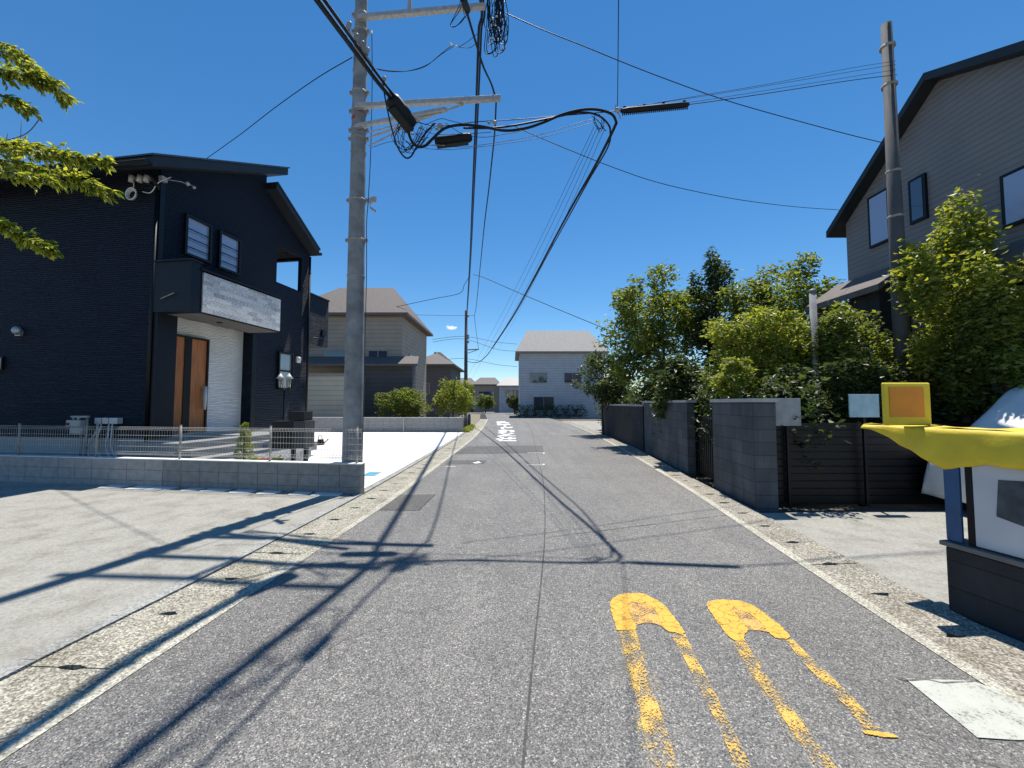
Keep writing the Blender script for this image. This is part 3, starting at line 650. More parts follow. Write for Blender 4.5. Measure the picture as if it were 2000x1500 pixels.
# ---------------------------------------------------------------- block wall and mesh fence
def blockwall(name, org, dirv, nrm, length, courses, thick, mat, label, cat='wall', ch=.2, z0=-.06, side_rough=False, mats=None):
    t = thing(name, org, label, cat)
    rr = random.Random(5); n = int(math.ceil(length/.4))
    core = MB(); o = Vector(org)+Vector((0,0,z0))
    def bx(mb, s0, s1, d0, d1, za, zb_):
        c = [o+dirv*s0+nrm*d0, o+dirv*s1+nrm*d0, o+dirv*s1+nrm*d1, o+dirv*s0+nrm*d1]
        mb.hexa([p+Vector((0,0,za)) for p in c]+[p+Vector((0,0,zb_)) for p in c])
    bx(core, .006, length-.006, .006, thick-.006, 0, courses*ch-.006); obj('mortar_core', core, M_mort, t, fix=True)
    g = MB()
    for c in range(courses):
        for k in range(n):
            s0 = k*.4+.003; s1 = min((k+1)*.4-.003, length); j = (rr.random()-.5)*.003
            bx(g, s0, s1, 0+j, thick, c*ch+.002, (c+1)*ch-.003)
    obj('blocks', g, mat, t, bevel=.003)
    g = MB(); bx(g, .004, length-.004, -.012, thick+.02, courses*ch-.002, courses*ch+.012); obj('coping', g, plain('sunlit_cap', (.7,.7,.68), .9, var=.08), t)  # pale cap added; its colour stands for sun on the block tops
    return t
M_blk = M_block
wall1 = blockwall('block_wall', (WL(0).x, WL(0).y, 0), -HV, HU, 4.0, 3, .14, M_block, 'low dark grey block wall with sunlit top carrying a wire fence', ch=.2)
o2 = WL(4.004)
wall2 = blockwall('block_wall', (o2.x, o2.y, 0), -HV, HU, 8.4, 3, .14, M_blockl, 'paler stretch of low block wall continuing to the left of the photo', ch=.2)
wt = .55
g = MB(); rr = random.Random(8)
for k in range(9):
    s0 = .3+k*.55+rr.uniform(0,.1); p = WL(s0); q = WL(s0+rr.uniform(.3,.5)); wd_ = rr.uniform(.24,.3)
    g.prism([(p.x,p.y+.01,.03),(q.x,q.y+.01,.03),(q.x,q.y-wd_,.03),(p.x,p.y-wd_*.7,.03)], (0,0,.012))
tag(obj('wall_debris', g, M_white, fix=True), kind='structure')  # pale strips for debris along the wall base, widened past its shade
fence = thing('mesh_fence', WL(0)+HU*.07+Vector((0,0,wt)), 'low galvanised wire mesh fence standing on the block wall', 'fence')
fo = WL(0)+HU*.07
def FP(s, z, d=0): return fo-HV*s+HU*d+Vector((0,0,z))
posts = [.12, 1.82, 3.72, 5.62, 7.52, 9.42, 11.3]
for s in posts:
    g = MB(); g.tube([FP(s,wt-.01), FP(s,wt+.63)], .019, 10); g.tube([FP(s,wt+.63), FP(s,wt+.642)], .021, 10); obj('post', g, M_post, fence)
edges = [0.0]+posts[1:]
for s0, s1 in zip(edges, edges[1:]):
    g = MB(); d = -.035
    for z in (.600,.545,.44,.335,.23,.13,.075):
        g.tube([FP(s0+.01,wt+z,d), FP(s1-.005,wt+z,d)], .0028, 4, False)
    g.tube([FP(s0+.01,wt+.575,d-.045), FP(s1-.005,wt+.575,d-.045)], .0028, 4, False)
    g.tube([FP(s0+.01,wt+.10,d-.04), FP(s1-.005,wt+.10,d-.04)], .0028, 4, False)
    n = int((s1-s0)/.058)
    for k in range(n):
        s = s0+.02+k*.058
        g.tube([FP(s,wt+.055,d), FP(s,wt+.075,d), FP(s,wt+.10,d-.04), FP(s,wt+.13,d), FP(s,wt+.545,d), FP(s,wt+.575,d-.045), FP(s,wt+.605,d)], .0022, 4, False)
    obj('mesh_panel', g, M_wire, fence)

# parcel box, lanterns, plants, watering can, lid
mc = P(562,905,8.0); mz = .36
mb_ = thing('parcel_box', (mc.x, mc.y, .05), 'black letter and parcel box on two legs behind the wire fence', 'letter box')
def mpx(px, py): v = P(px, py, 8.0); return v.x, v.z
xa, za = mpx(530,823); xb, zb2 = mpx(572,877)
g = MB(); g.box(xa, xb-.003, 8.0, 8.4, zb2, za); obj('parcel_locker', g, M_black, mb_, bevel=.006)
x2, z2 = mpx(562,804); x3, z3 = mpx(592,822); g = MB(); g.box(x2, x3, 8.02, 8.38, z3+.003, z2); obj('letter_box', g, M_black, mb_, bevel=.006)
x4, z4 = mpx(595,876); g = MB(); g.box(xb, x4, 7.99, 8.39, z4, z3-.002); tag(obj('cabinet', g, plain('charcoal_panel', (.03,.032,.038), .5), mb_, bevel=.006), 'charcoal cabinet door below the letter box')
for px in (566, 591):
    xx = mpx(px,880)[0]; g = MB(); g.box(xx-.035, xx+.035, 8.1, 8.17, .03, z4-.002); obj('leg', g, M_black, mb_)
lp = P(554,820,11.0); lz = .04
lt = thing('garden_lantern', (lp.x, lp.y, lz), 'slim black post with a pair of white-capped lanterns by the small window', 'lamp')
g = MB(); g.tube([(lp.x,11,lz), (lp.x,11,2.0)], .025, 8); g.tube([(lp.x,11,1.1), (lp.x,11,1.15)], .035, 8); g.bar((lp.x-.13,11,2.0), (lp.x+.13,11,2.0), .02, .02); obj('post', g, M_black, lt)
for sx in (-.12, .12):
    c = Vector((lp.x+sx, 11, 2.02)); g = MB()
    for k in range(4): g.tube([c+Vector((.05*cos(k*pi/2+.78), .05*sin(k*pi/2+.78), 0)), c+Vector((.075*cos(k*pi/2+.78), .075*sin(k*pi/2+.78), .28))], .006, 4)
    g.lathe(c, [(.05,-.02),(.055,.01)], 10); ll = obj('lantern', g, M_black, lt)
    g = MB(); g.lathe(c, [(.04,.02),(.06,.27)], 10); obj('glass', g, glassmat('lamp_glass', (.35,.33,.28), .1), ll)
    g = MB(); g.lathe(c, [(.11,.28),(.06,.34),(.01,.42)], 12); obj('cap', g, M_plast, ll)
cp = G(626,869,.04); cn_ = Vector((cp.x, cp.y, .04))
t = thing('watering_can', cn_, 'small black watering can standing on the white forecourt', 'watering can')
g = MB(); g.lathe(cn_, [(.12,0),(.13,.02),(.105,.2),(.1,.21)], 16); obj('body', g, M_black, t)
g = MB(); g.tube([cn_+Vector((.1,0,.05)), cn_+Vector((.2,0,.13)), cn_+Vector((.27,0,.2))], [.025,.018,.016], 8); g.lathe(cn_+Vector((.275,0,.2)), [(.02,-.01),(.035,.02)], 8); obj('spout', g, M_black, t)
g = MB(); g.tube([cn_+Vector((.08*cos(a)-.02, 0, .2+.17*sin(a))) for a in [pi*i/12 for i in range(13)]], .01, 6); obj('handle', g, M_black, t)
lc = G(726,926,.04); t = thing('meter_lid', (lc.x, lc.y, .04), 'small blue cover plate set in the white forecourt near the wall end', 'cover plate')
g = MB(); g.box(lc.x-.13, lc.x+.13, lc.y-.22, lc.y+.22, .03, .05); obj('plate', g, plain('lid_blue', (.06,.3,.42), .6), t, bevel=.004)
g = MB(); g.box(lc.x-.16, lc.x+.16, lc.y-.25, lc.y+.25, .03, .046); obj('rim', g, M_conc, t)

# ---------------------------------------------------------------- foliage
def leafquad(vs, fs, p, s, rr, droop=0.0, ratio=.45):
    th = rr.uniform(0, 2*pi); el = rr.uniform(-.9, .5)-droop
    d = Vector((cos(th)*cos(el), sin(th)*cos(el), sin(el)))
    r_ = Vector((rr.gauss(0,1), rr.gauss(0,1), rr.gauss(0,1)+1.2)).normalized(); sd = d.cross(r_)
    if sd.length < .01: return
    sd.normalize(); n = len(vs); up = sd.cross(d)*s*.12
    vs += [p, p+d*s*.5+sd*s*ratio*.5-up, p+d*s, p+d*s*.5-sd*s*ratio*.5-up]; fs.append((n, n+1, n+2, n+3))
def crown(blobs, n, size, seed, hole=.35, droop=0, ratio=.5):
    rr = random.Random(seed); vs = []; fs = []
    vol = [b[3]*b[4]*b[5] for b in blobs]; tot = sum(v**.67 for v in vol)
    for b, v in zip(blobs, vol):
        m = int(n*v**.67/tot)
        for _ in range(m):
            u = Vector((rr.gauss(0,1), rr.gauss(0,1), rr.gauss(0,1))).normalized(); k = 1-abs(rr.gauss(0,.22))
            lump = 1+.18*sin(u.x*7+seed)*sin(u.y*6+b[0])+.12*sin(u.z*9+seed*2)
            if rr.random() < .06: k *= rr.uniform(1.05,1.35)
            p = Vector((b[0]+u.x*b[3]*k*lump, b[1]+u.y*b[4]*k*lump, b[2]+u.z*b[5]*k*lump))
            if sin(p.x*3.1+seed)*sin(p.y*2.7)*sin(p.z*3.7+1) > hole+.15: continue
            leafquad(vs, fs, p, size*rr.uniform(.6, 1.3), rr, droop, ratio)
    mb = MB(); mb.add(vs, fs); return mb
def sub_blobs(c, r, n, seed, k=.45):
    rr = random.Random(seed); out = [(c[0],c[1],c[2],r[0]*.72,r[1]*.72,r[2]*.74)]; n = int(n*2.2)
    for i in range(n):
        u = Vector((rr.gauss(0,1), rr.gauss(0,1), rr.gauss(0,.9))).normalized(); s = rr.uniform(.14, k*.9); e = 1.08-s*rr.uniform(.8,1.1)
        out.append((c[0]+u.x*r[0]*e, c[1]+u.y*r[1]*e, c[2]+u.z*r[2]*e, r[0]*s*rr.uniform(.8,1.3), r[1]*s, r[2]*s*rr.uniform(.7,1.2)))
    return out
def tree(name, label, cat, c, r, n, size, mat, seed, base=0.0, nb=9, hole=.35, group='trees and shrubs behind the right-hand walls', limbs=5, trunk=.09):
    t = thing(name, (c[0], c[1], base), label, cat, group)
    bl = sub_blobs(c, r, nb, seed)
    obj('crown', crown(bl, int(n*1.5), size*1.25, seed, hole), mat, t)
    rr = random.Random(seed); g = MB(); tp = Vector((c[0], c[1], c[2]-r[2]*.2))
    g.tube(spline([(c[0],c[1],base-.05), (c[0]+rr.uniform(-.1,.1),c[1],(base+tp.z)/2), tp], 4), [trunk]*3+[trunk*.8]*3+[trunk*.55]*3, 8)
    obj('trunk', g, M_bark, t)
    g = MB()
    for b in bl[1:1+limbs]:
        s = Vector((c[0], c[1], base+(tp.z-base)*rr.uniform(.6,1))); e = Vector(b[:3]); g.tube(spline([s, (s+e)/2+Vector((0,0,.1)), e], 3), [trunk*.45]*2+[trunk*.3]*3+[trunk*.12]*2, 6)
    if g.v: obj('limbs', g, M_bark, t)
    return t
def pxr(px0, px1, py0, py1, Y):
    a = P(px0, py1, Y); b = P(px1, py0, Y); return ((a.x+b.x)/2, Y, (a.z+b.z)/2), (abs(b.x-a.x)/2, abs(b.z-a.z)/2)
def ptree(name, label, cat, box, Y, n, size, mat, seed, dy=1.0, **k):
    c, (rx, rz) = pxr(*box, Y); return tree(name, label, cat, c, (rx, min(rx, dy) if dy else rx, rz), n, size, mat, seed, **k)
ptree('garden_tree', 'tall leafy green tree nearest the far end of the right-hand hedge', 'tree', (1190,1400,515,790), 15, 11000, .13, L_mid, 11, dy=1.6)
ptree('conifer', 'narrow dark evergreen rising to a point above the green trees', 'tree', (1345,1445,500,760), 14.0, 5500, .12, L_dark, 12, dy=1.0)
ptree('garden_tree', 'broad mid-green tree behind the yellow-green bush, below the brown porch roof', 'tree', (1400,1670,505,770), 12.0, 12000, .12, L_mid, 13, dy=1.4)
ptree('garden_tree', 'rounded yellow-green bush standing over the grey gate pillar', 'shrub', (1375,1590,598,790), 8.6, 10000, .08, L_yel, 14, dy=.9, trunk=.05)
ptree('garden_tree', 'loose olive-green shrub between the yellow-green bush and the right-hand pole', 'shrub', (1580,1765,585,830), 8.0, 9000, .08, L_mid, 15, dy=.8, trunk=.05)
ptree('garden_tree', 'tall yellow-green tree in front of the grey gabled house', 'tree', (1795,1960,400,790), 6.9, 8500, .085, L_yel, 16, dy=.8, trunk=.08)
ptree('garden_tree', 'green tree at the right edge of the photo beneath the grey house', 'tree', (1880,2050,545,850), 6.5, 9000, .08, L_mid, 17, dy=.9)
ptree('garden_shrub', 'dark low shrub at the far end of the walls by the white house', 'shrub', (1120,1235,680,800), 20, 4500, .13, L_dark, 18, dy=1.3, trunk=.06)
ptree('garden_shrub', 'small bright yellow-green shrub on the gate pillar top', 'shrub', (1395,1475,700,775), 7.4, 2500, .06, L_yel, 19, dy=.4, trunk=.03)
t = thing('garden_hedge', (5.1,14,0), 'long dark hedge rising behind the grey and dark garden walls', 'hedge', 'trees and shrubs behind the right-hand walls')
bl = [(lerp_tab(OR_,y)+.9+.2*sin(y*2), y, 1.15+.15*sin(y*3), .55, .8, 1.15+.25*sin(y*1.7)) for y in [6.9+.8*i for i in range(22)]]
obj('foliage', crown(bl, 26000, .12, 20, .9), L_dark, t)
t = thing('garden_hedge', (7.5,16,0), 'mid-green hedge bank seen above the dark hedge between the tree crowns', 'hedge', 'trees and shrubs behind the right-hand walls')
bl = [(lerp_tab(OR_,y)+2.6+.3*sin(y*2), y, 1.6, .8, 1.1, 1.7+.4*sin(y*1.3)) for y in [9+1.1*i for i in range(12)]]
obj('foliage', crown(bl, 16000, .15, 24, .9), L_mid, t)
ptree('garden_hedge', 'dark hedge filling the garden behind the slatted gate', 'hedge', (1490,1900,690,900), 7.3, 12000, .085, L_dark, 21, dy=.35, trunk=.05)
ptree('garden_shrub', 'dark bush with fingers of foliage hanging over the right gutter', 'shrub', (1270,1375,700,830), 10.6, 3500, .11, L_dark, 22, dy=.8, trunk=.04)
# left distance
LG = 'plants along the left side of the lane far off'
ptree('roadside_bush', 'yellow-green bush directly left of the far utility pole', 'shrub', (845,930,735,822), 26, 3500, .14, L_yel, 31, dy=1.3, group=LG, trunk=.05)
ptree('roadside_bush', 'olive-green bush under the dark lower wall of the beige house', 'shrub', (735,845,755,825), 25, 3500, .14, L_mid, 32, dy=1.2, group=LG, trunk=.05)
# column conifer and low plants behind the fence
c, (rx, rz) = pxr(463,492,826,900,8.0)
t = thing('column_conifer', (c[0], c[1], .36), 'slim golden-green conifer behind the wire fence', 'shrub')
vs = []; fs = []; rr = random.Random(3)
for _ in range(3000):
    h = rr.random(); rad = (.03+.17*(1-h)**.7)*sqrt(rr.uniform(.3,1)); th = rr.uniform(0, 2*pi); leafquad(vs, fs, Vector((c[0]+rad*cos(th)+.02*sin(h*20), c[1]+rad*sin(th), .38+h*.82)), .035*rr.uniform(.6,1.4), rr, -.9, .4)
g = MB(); g.add(vs, fs); obj('foliage', g, L_yel, t); g = MB(); g.tube([(c[0],c[1],.33), (c[0],c[1],1.0)], .015, 6); obj('stem', g, M_bark, t)
for i, (px, col, lab) in enumerate(((497, L_yel, 'low lime-green leafy plant beside the slim conifer'), (520, leafmat('leaf_red', (.25,.04,.02), (.5,.12,.03)), 'low orange-red bedding plant behind the wire fence'), (540, L_mid, 'low green bedding plant next to the black parcel box'))):
    v = P(px,900,7.7); mbx = crown([(v.x,7.7,.45,.12,.12,.1)], 900, .06, 60+i, 2); o = obj('bedding_plant', mbx, col, loc=(v.x,7.7,.36)); tag(o, lab, 'plant', 'bedding plants behind the fence')
for i, (px, lab) in enumerate(((548,'flat grey garden stone at the foot of the parcel box'), (365,'pale grey grooved garden block below the entrance steps'))):
    v = P(px,900,7.9); g = MB(); g.hexa([(v.x-.2,7.8,.34),(v.x+.18,7.78,.34),(v.x+.2,8.0,.34),(v.x-.16,8.02,.34),(v.x-.17,7.82,.46),(v.x+.15,7.8,.44),(v.x+.17,7.97,.45),(v.x-.14,7.99,.47)]); o = obj('garden_stone', g, M_conc, loc=(v.x,7.9,.35), bevel=.02); tag(o, lab, 'stone')

# near tree on the left: branches reaching into the frame
def near_tree():
    base = Vector((-7.4, 3.8, .02))
    t = thing('maple_tree', base, 'bright backlit green branches reaching in from the left edge', 'tree')
    g = MB(); g.tube(spline([base, (-7.35,3.85,1.6), (-7.2,3.9,3.2), (-7.3,4.0,5.0)], 5), [.13]*6+[.1]*5+[.07]*5, 10); obj('trunk', g, M_bark, t)
    tw = MB(); lv = []; lf = []; rr = random.Random(21)
    def leaf(p, d, s):
        th = rr.gauss(0, .5); d = (d+Vector((rr.gauss(0,.45), rr.gauss(0,.45), rr.gauss(-.15,.35)))).normalized()
        nrm = Vector((rr.gauss(0,.5), rr.gauss(-.1,.5), 1)).normalized(); sd = d.cross(nrm)
        if sd.length < .05: return
        sd.normalize(); up = sd.cross(d); n = len(lv); k = s*.21
        lv.extend([p, p+d*s*.3+sd*k+up*s*.05, p+d*s*.65+sd*k*.75+up*s*.03, p+d*s-up*s*.1, p+d*s*.65-sd*k*.75+up*s*.03, p+d*s*.3-sd*k+up*s*.05])
        lf.append((n, n+1, n+2, n+3)); lf.append((n, n+3, n+4, n+5))
    def spray(pts, dens=1.0, spread=.16, thick=.008, ls=.062):
        pts = spline([P(*q) for q in pts], 8); m = len(pts)
        tw.tube(pts, [thick*(1-.75*i/(m-1)) for i in range(m)], 5)
        for i in range(2, m):
            d = (pts[i]-pts[i-1]).normalized(); q = i/m
            for s_ in range(int(2*dens+.5)):
                sw = Vector((rr.gauss(0,1), rr.gauss(0,1), rr.gauss(-.1,.75))); sw = (sw-d*sw.dot(d)).normalized()
                dd = (d*rr.uniform(.6,1.2)+sw*rr.uniform(.5,1)).normalized(); L = spread*rr.uniform(.4,1.3)*(1-.4*q)
                st = pts[i].lerp(pts[i-1], rr.random()); en = st+dd*L+Vector((0,0,-.15*L)); tw.tube([st, (st+en)/2+Vector((0,0,.01)), en], [.0025,.002,.0012], 4)
                for _ in range(int(8.5*dens)):
                    f = rr.random(); p = st.lerp(en, f); leaf(p, (dd+Vector((0,0,-.3))), ls*rr.uniform(.65,1.25))
    Y = 3.9
    spray([(-160,70,Y+.2),(-60,95,Y),(20,105,Y),(70,135,Y-.1),(110,170,Y-.1),(130,192,Y)], 1.2, .15)
    spray([(-160,120,Y),(-40,130,Y-.2),(20,140,Y-.2),(60,150,Y-.2),(95,165,Y)], 1.4, .17)
    spray([(-160,150,Y-.3),(-30,175,Y-.3),(20,195,Y-.3),(50,210,Y-.3)], 1.1, .13)
    spray([(-160,50,Y),(-60,75,Y),(10,85,Y),(35,100,Y),(50,112,Y)], .6, .1)
    spray([(-200,250,Y),(-80,270,Y),(30,290,Y),(100,300,Y),(160,310,Y),(205,318,Y)], 1.5, .17)
    spray([(-200,280,Y-.2),(-60,300,Y-.2),(40,320,Y-.2),(110,340,Y-.2),(170,358,Y-.2),(200,368,Y-.2)], 1.6, .16)
    spray([(-200,330,Y-.4),(-80,325,Y-.4),(0,335,Y-.4),(60,345,Y-.4),(100,352,Y-.4)], 1.2, .14)
    spray([(-200,240,Y+.2),(-60,262,Y+.2),(10,278,Y+.2),(70,290,Y+.2),(120,296,Y+.2)], 1.3, .16)
    spray([(-200,400,Y-.5),(-60,425,Y-.5),(0,437,Y-.5),(40,455,Y-.5),(75,472,Y-.5),(95,487,Y-.5)], 1.3, .11)
    tw.tube(spline([P(-60,290,Y), P(20,272,Y), P(55,258,Y), P(80,228,Y)], 5), .004, 5)
    for q in ((10,265),(37,240)): tw.tube([P(q[0]+3,272,Y), P(q[0]+5,q[1]-5,Y)], .0025, 4)
    for a in ((-160,70,Y+.2),(-200,250,Y),(-200,330,Y-.4),(-200,400,Y-.5)):
        tw.tube(spline([Vector((-7.25,3.9,3.0)), (Vector((-7.25,3.9,3.6))+P(*a))/2, P(*a)], 4), .02, 6)
    obj('twigs', tw, M_bark, t); g = MB(); g.add(lv, lf); obj('leaves', g, L_near, t)
near_tree()

# ---------------------------------------------------------------- near utility pole
pb = P(688,905,7.32); PX, PY = pb.x, pb.y
pole = thing('utility_pole', (PX, PY, .04), 'tall grey concrete utility pole with steel crossarms behind the fence', 'utility pole')
def PZ(py): return P(700, py, PY).z
g = MB(); pr = [(.185-.0078*z, z) for z in [.0+.5*i for i in range(27)]]; g.lathe((PX, PY, .0), pr, 28); obj('shaft', g, M_pole, pole)
def rad(z): return .185-.0078*z
def band(z, name='clamp_band', h=.05, m=None, lug=True):
    g = MB(); r = rad(z)
    g.lathe((PX,PY,z-h/2), [(r+.001,0),(r+.012,.004),(r+.012,h-.004),(r+.001,h)], 28)
    if lug:
        for a in (0, pi): g.bar((PX+cos(a)*(r+.005), PY, z), (PX+cos(a)*(r+.06), PY, z), .05, .06); g.tube([(PX+cos(a)*(r+.04),PY-.05,z), (PX+cos(a)*(r+.04),PY+.05,z)], .012, 6)
    return obj(name, g, m or M_galvd, pole)
for py in (30, 62, 182, 218, 255, 272, 392, 470): band(PZ(py))
for py in (140, 298, 540): band(PZ(py), h=.015, lug=False)
g = MB(); z = PZ(236); r = rad(z)+.003; g.prism([(PX+r*cos(a), PY+r*sin(a), z-.03) for a in [R(-150+8*i) for i in range(7)]]+[(PX+(r+.004)*cos(a), PY+(r+.004)*sin(a), z-.03) for a in [R(-102-8*i) for i in range(7)]], (0,0,.06)); obj('red_tape', g, M_red, pole, fix=True)
def arm(px0, py0, px1, py1, w_=.075, name='crossarm', Y0=None, Y1=None):
    a = P(px0, py0, Y0 or PY-.1); b = P(px1, py1, Y1 or PY-.1); g = MB(); g.bar(a, b, w_, w_); return obj(name, g, M_galv, pole, bevel=.006)
YA = PY-.2
def hbar(name, x0, x1, z, wv=.075, y=None, y1=None):
    y = YA if y is None else y; g = MB(); g.bar((x0, y, z), (x1, y if y1 is None else y1, z), wv, wv); return obj(name, g, M_galv, pole, bevel=.006)
def Xat(px, py, Y): return P(px, py, Y).x
zA = P(725,206,YA).z; zA2 = P(725,245,YA).z; zT = P(720,31,YA).z
def ang(px, py, z):   # point at height z on a photo direction
    d = ray(px, py); t = (z-CH)/d.z; return CAMP+d*t
eA = ang(978,192,zA); eB = ang(872,213,P(722,245,YA).z); eT = ang(948,12,zT)
def arm3(p, q, wv=.075, name='crossarm'):
    g = MB(); g.bar(p, q, wv, wv); return obj(name, g, M_galv, pole, bevel=.006)
arm3(Vector((PX-.0, PY-rad(7)-.05, zA)), eA, .085)
arm3(Vector((PX, PY-rad(7)-.04, P(722,245,YA).z)), eB, .07)
arm3(Vector((PX, PY-rad(9)-.05, zT)), eT, .085)
zU = zT+1.35
arm3(Vector((PX-.3, PY-rad(10)-.05, zU)), Vector((eT.x+.0, eT.y+.05, zU)), .085)
arm3(Vector((-1.93, PY-.24, zT-.04)), Vector((-1.93, PY-.24, zU+.1)), .07, 'arm_link')
arm3(P(722,268,YA), ang(905,204,zA-.05), .03, 'brace'); arm3(P(720,285,YA), ang(815,238,P(722,245,YA).z-.03), .025, 'brace'); arm3(P(722,258,YA), ang(870,218,P(722,245,YA).z-.03), .025, 'brace')
g = MB(); z = PZ(393); v = P(720,393,PY-.1); e = P(733,389,PY-.3); g.bar(v, e, .05, .09); obj('clamp_arm', g, M_galv, pole)
g = MB(); g.tube(spline([P(724,396,PY-.2), P(722,402,PY-.2), P(727,408,PY-.2)], 4), .006, 5); g.bar(P(724,406,PY-.2), P(733,412,PY-.2), .05, .03); obj('fitting', g, M_galvd, pole)
g = MB()
for zz, a in ((2.4,-2.0),(2.9,-.9),(3.4,-2.0),(3.9,-.9),(4.4,-2.0),(4.9,-.9),(5.9,-.9),(6.4,-2)):
    r = rad(zz); g.tube([(PX+cos(a)*r*.9, PY+sin(a)*r*.9, zz), (PX+cos(a)*(r+.05), PY+sin(a)*(r+.05), zz)], .012, 6)
obj('step_bolts', g, M_galvd, pole)
g = MB(); g.tube(spline([P(726,60,PY-.15), P(727,150,PY-.15), P(724,300,PY-.15), P(719,395,PY-.15), P(716,440,PY-.12), P(716,530,PY-.1), P(712,700,PY-.1), P(708,880,PY-.1)], 6), .008, 5); obj('earth_wire', g, M_cableg, pole)

# ---------------------------------------------------------------- cables
GX = 9.0
def gx(px, py, x=9.0): d = ray(px, py); p = CAMP+d*(x/d.x); return (p.x, p.y, p.z)
def lerpY(pts, Y0, Y1):  # a straight run in space: 1/Y changes evenly along its picture
    L = [0]
    for a, b in zip(pts, pts[1:]): L.append(L[-1]+math.dist(a, b))
    return [(p[0], p[1], 1/((1/Y0)*(1-l/L[-1])+(1/Y1)*l/L[-1])) for p, l in zip(pts, L)]
def pp(pts): return [P(*q) for q in pts]
CG = 'overhead cables above the lane'
def cable(label, parts, mat=None, name='overhead_cable', cat='cable', k=7):
    g = MB(); first = None
    for pts, r in parts:
        q = spline(pts, k); first = first or q[0]; g.tube(q, r, 6)
    return tag(obj(name, g, mat or M_cable, loc=first), label, cat, CG)
def off(pts, v): return [p+Vector(v) for p in pts]
# 1 thick trunk cable: from behind the viewer past the pole, over to the junction and down the lane
inn = pp([(620,0,3.6),(690,95,4.4),(738,160,5.0),(768,196,5.4)])
d0 = (inn[0]-inn[2]).normalized(); inn = [inn[0]+d0*9, inn[0]+d0*4]+inn
mid = pp([(800,237,5.75),(799,262,5.8),(810,283,5.85),(828,286,5.9),(846,270,5.95),(868,251,6.0),(900,244,6.05),(940,247,6.1),(985,255,6.12),(1025,251,6.15),(1062,239,6.17),(1100,223,6.2),(1140,214,6.2),(1172,215,6.2),(1196,224,6.2),(1204,240,6.3)])
run = pp(lerpY([(1204,240),(1190,270),(1160,328),(1120,398),(1080,472),(1040,548),(1000,620),(966,672),(950,695),(932,708),(913,706)], 6.3, 35))
cable('thick black trunk cable looping past the pole and running off down the lane', [(inn, .027), (off(inn, (.045,.01,.04)), .016), (off(inn, (-.045,0,.03)), .014), (off(inn, (.01,0,.065)), .01), (mid, .022), (run, .026)])
sag = [p+Vector((.02,0,.03)) for p in run]
m2 = pp([(780,222,5.7),(772,205,5.6),(790,200,5.7)])
cable('second dark cable hugging the trunk cable to the steel ring and down the lane', [(pp([(905,250,6.1),(960,250,6.12),(1010,244,6.15),(1070,232,6.18),(1130,220,6.2),(1165,224,6.2),(1186,240,6.25),(1192,258,6.3),(1186,290,6.7)])+pp(lerpY([(1150,352),(1110,425),(1060,515),(1005,615),(962,680)], 8.2, 30)), .015)])
# 2 supporting strand across and the ribbed sleeve
stA = pp([(797,232,5.9),(852,246,6.1),(930,238,6.15),(1000,234,6.2),(1060,229,6.2),(1205,217,6.2),(1345,204,6.1),(1500,182,6.6),(1662,157,7.1),(1752,146,7.45)])
cable('thin steel strand carrying the looped cable across the lane to the right pole', [(stA, .006)])
for i, (y0, y1) in enumerate(((214,133),(212,140),(216,150))):
    cable(('uppermost','second','third')[i]+' of the fine wires fanning from the steel ring to the right pole', [(pp([(1205,y0,6.2),(1345,y0-24+i*4,6.2),(1500,y0-50+i*5,6.6),(1662,y1,7.1),(1750,y1-14,7.4)]), .0035)])
cable('thin overhead strand dropping from above the viewer onto the steel ring', [(pp([(1209,-600,2.2),(1208,0,4.5),(1207,120,5.3),(1206,213,6.2)]), .006)])
# closures
def sleeve(label, a, b, rw, rib=False, name='splice_closure'):
    a = Vector(a); b = Vector(b); t = thing(name, (a+b)/2, label, 'cable closure', CG)
    g = MB(); d = b-a; pts = [a, a+d*.04, a+d*.12, a+d*.88, a+d*.96, b]; g.tube(pts, [rw*.5, rw*.85, rw, rw, rw*.85, rw*.5], 10); obj('casing', g, M_cable, t)
    g = MB()
    if rib:
        for k in range(34): p = a+d*(.03+.94*k/33); g.bar(p-Vector((0,0,rw*.6)), p-Vector((0,0,rw*1.7)), .012, .018)
        obj('comb_teeth', g, M_cable, t)
        g = MB()
        for f in (.06,.35,.63,.93): p = a+d*f; g.bar(p+Vector((0,0,rw*.7)), p+Vector((0,0,rw*1.5)), .03, .04)
        obj('clip', g, M_cable, t)
    else:
        g.bar(a+d*.06-Vector((0,0,rw*1.05)), a+d*.9-Vector((0,0,rw*1.05)), rw*1.2, rw*.5); obj('keel', g, M_cable, t)
    return t
sleeve('fat black splice case slung on the trunk cable in front of the pole', P(762,190,5.35), P(806,246,5.75), .11)
sleeve('long black splice case hanging below the loops beside the vertical cables', P(849,277,6.25), P(922,268,6.3), .075)
sleeve('straight black sleeve with comb-like teeth right of the steel ring', P(1212,217,6.2), P(1346,204,6.1), .045, True)
g = MB(); c = P(1206,215,6.2); g.lathe(c-Vector((0,.02,0)), [(.03,0),(.045,.01),(.045,.03),(.03,.04)], 14, 'y'); g.bar(c+Vector((0,0,-.05)), c+Vector((-.03,0,.08)), .02, .02); g.bar(c, P(1212,232,6.2), .015, .015)
tag(obj('steel_ring', g, M_galv, loc=c), 'pale steel ring where the overhead strands meet', 'cable fitting', CG)
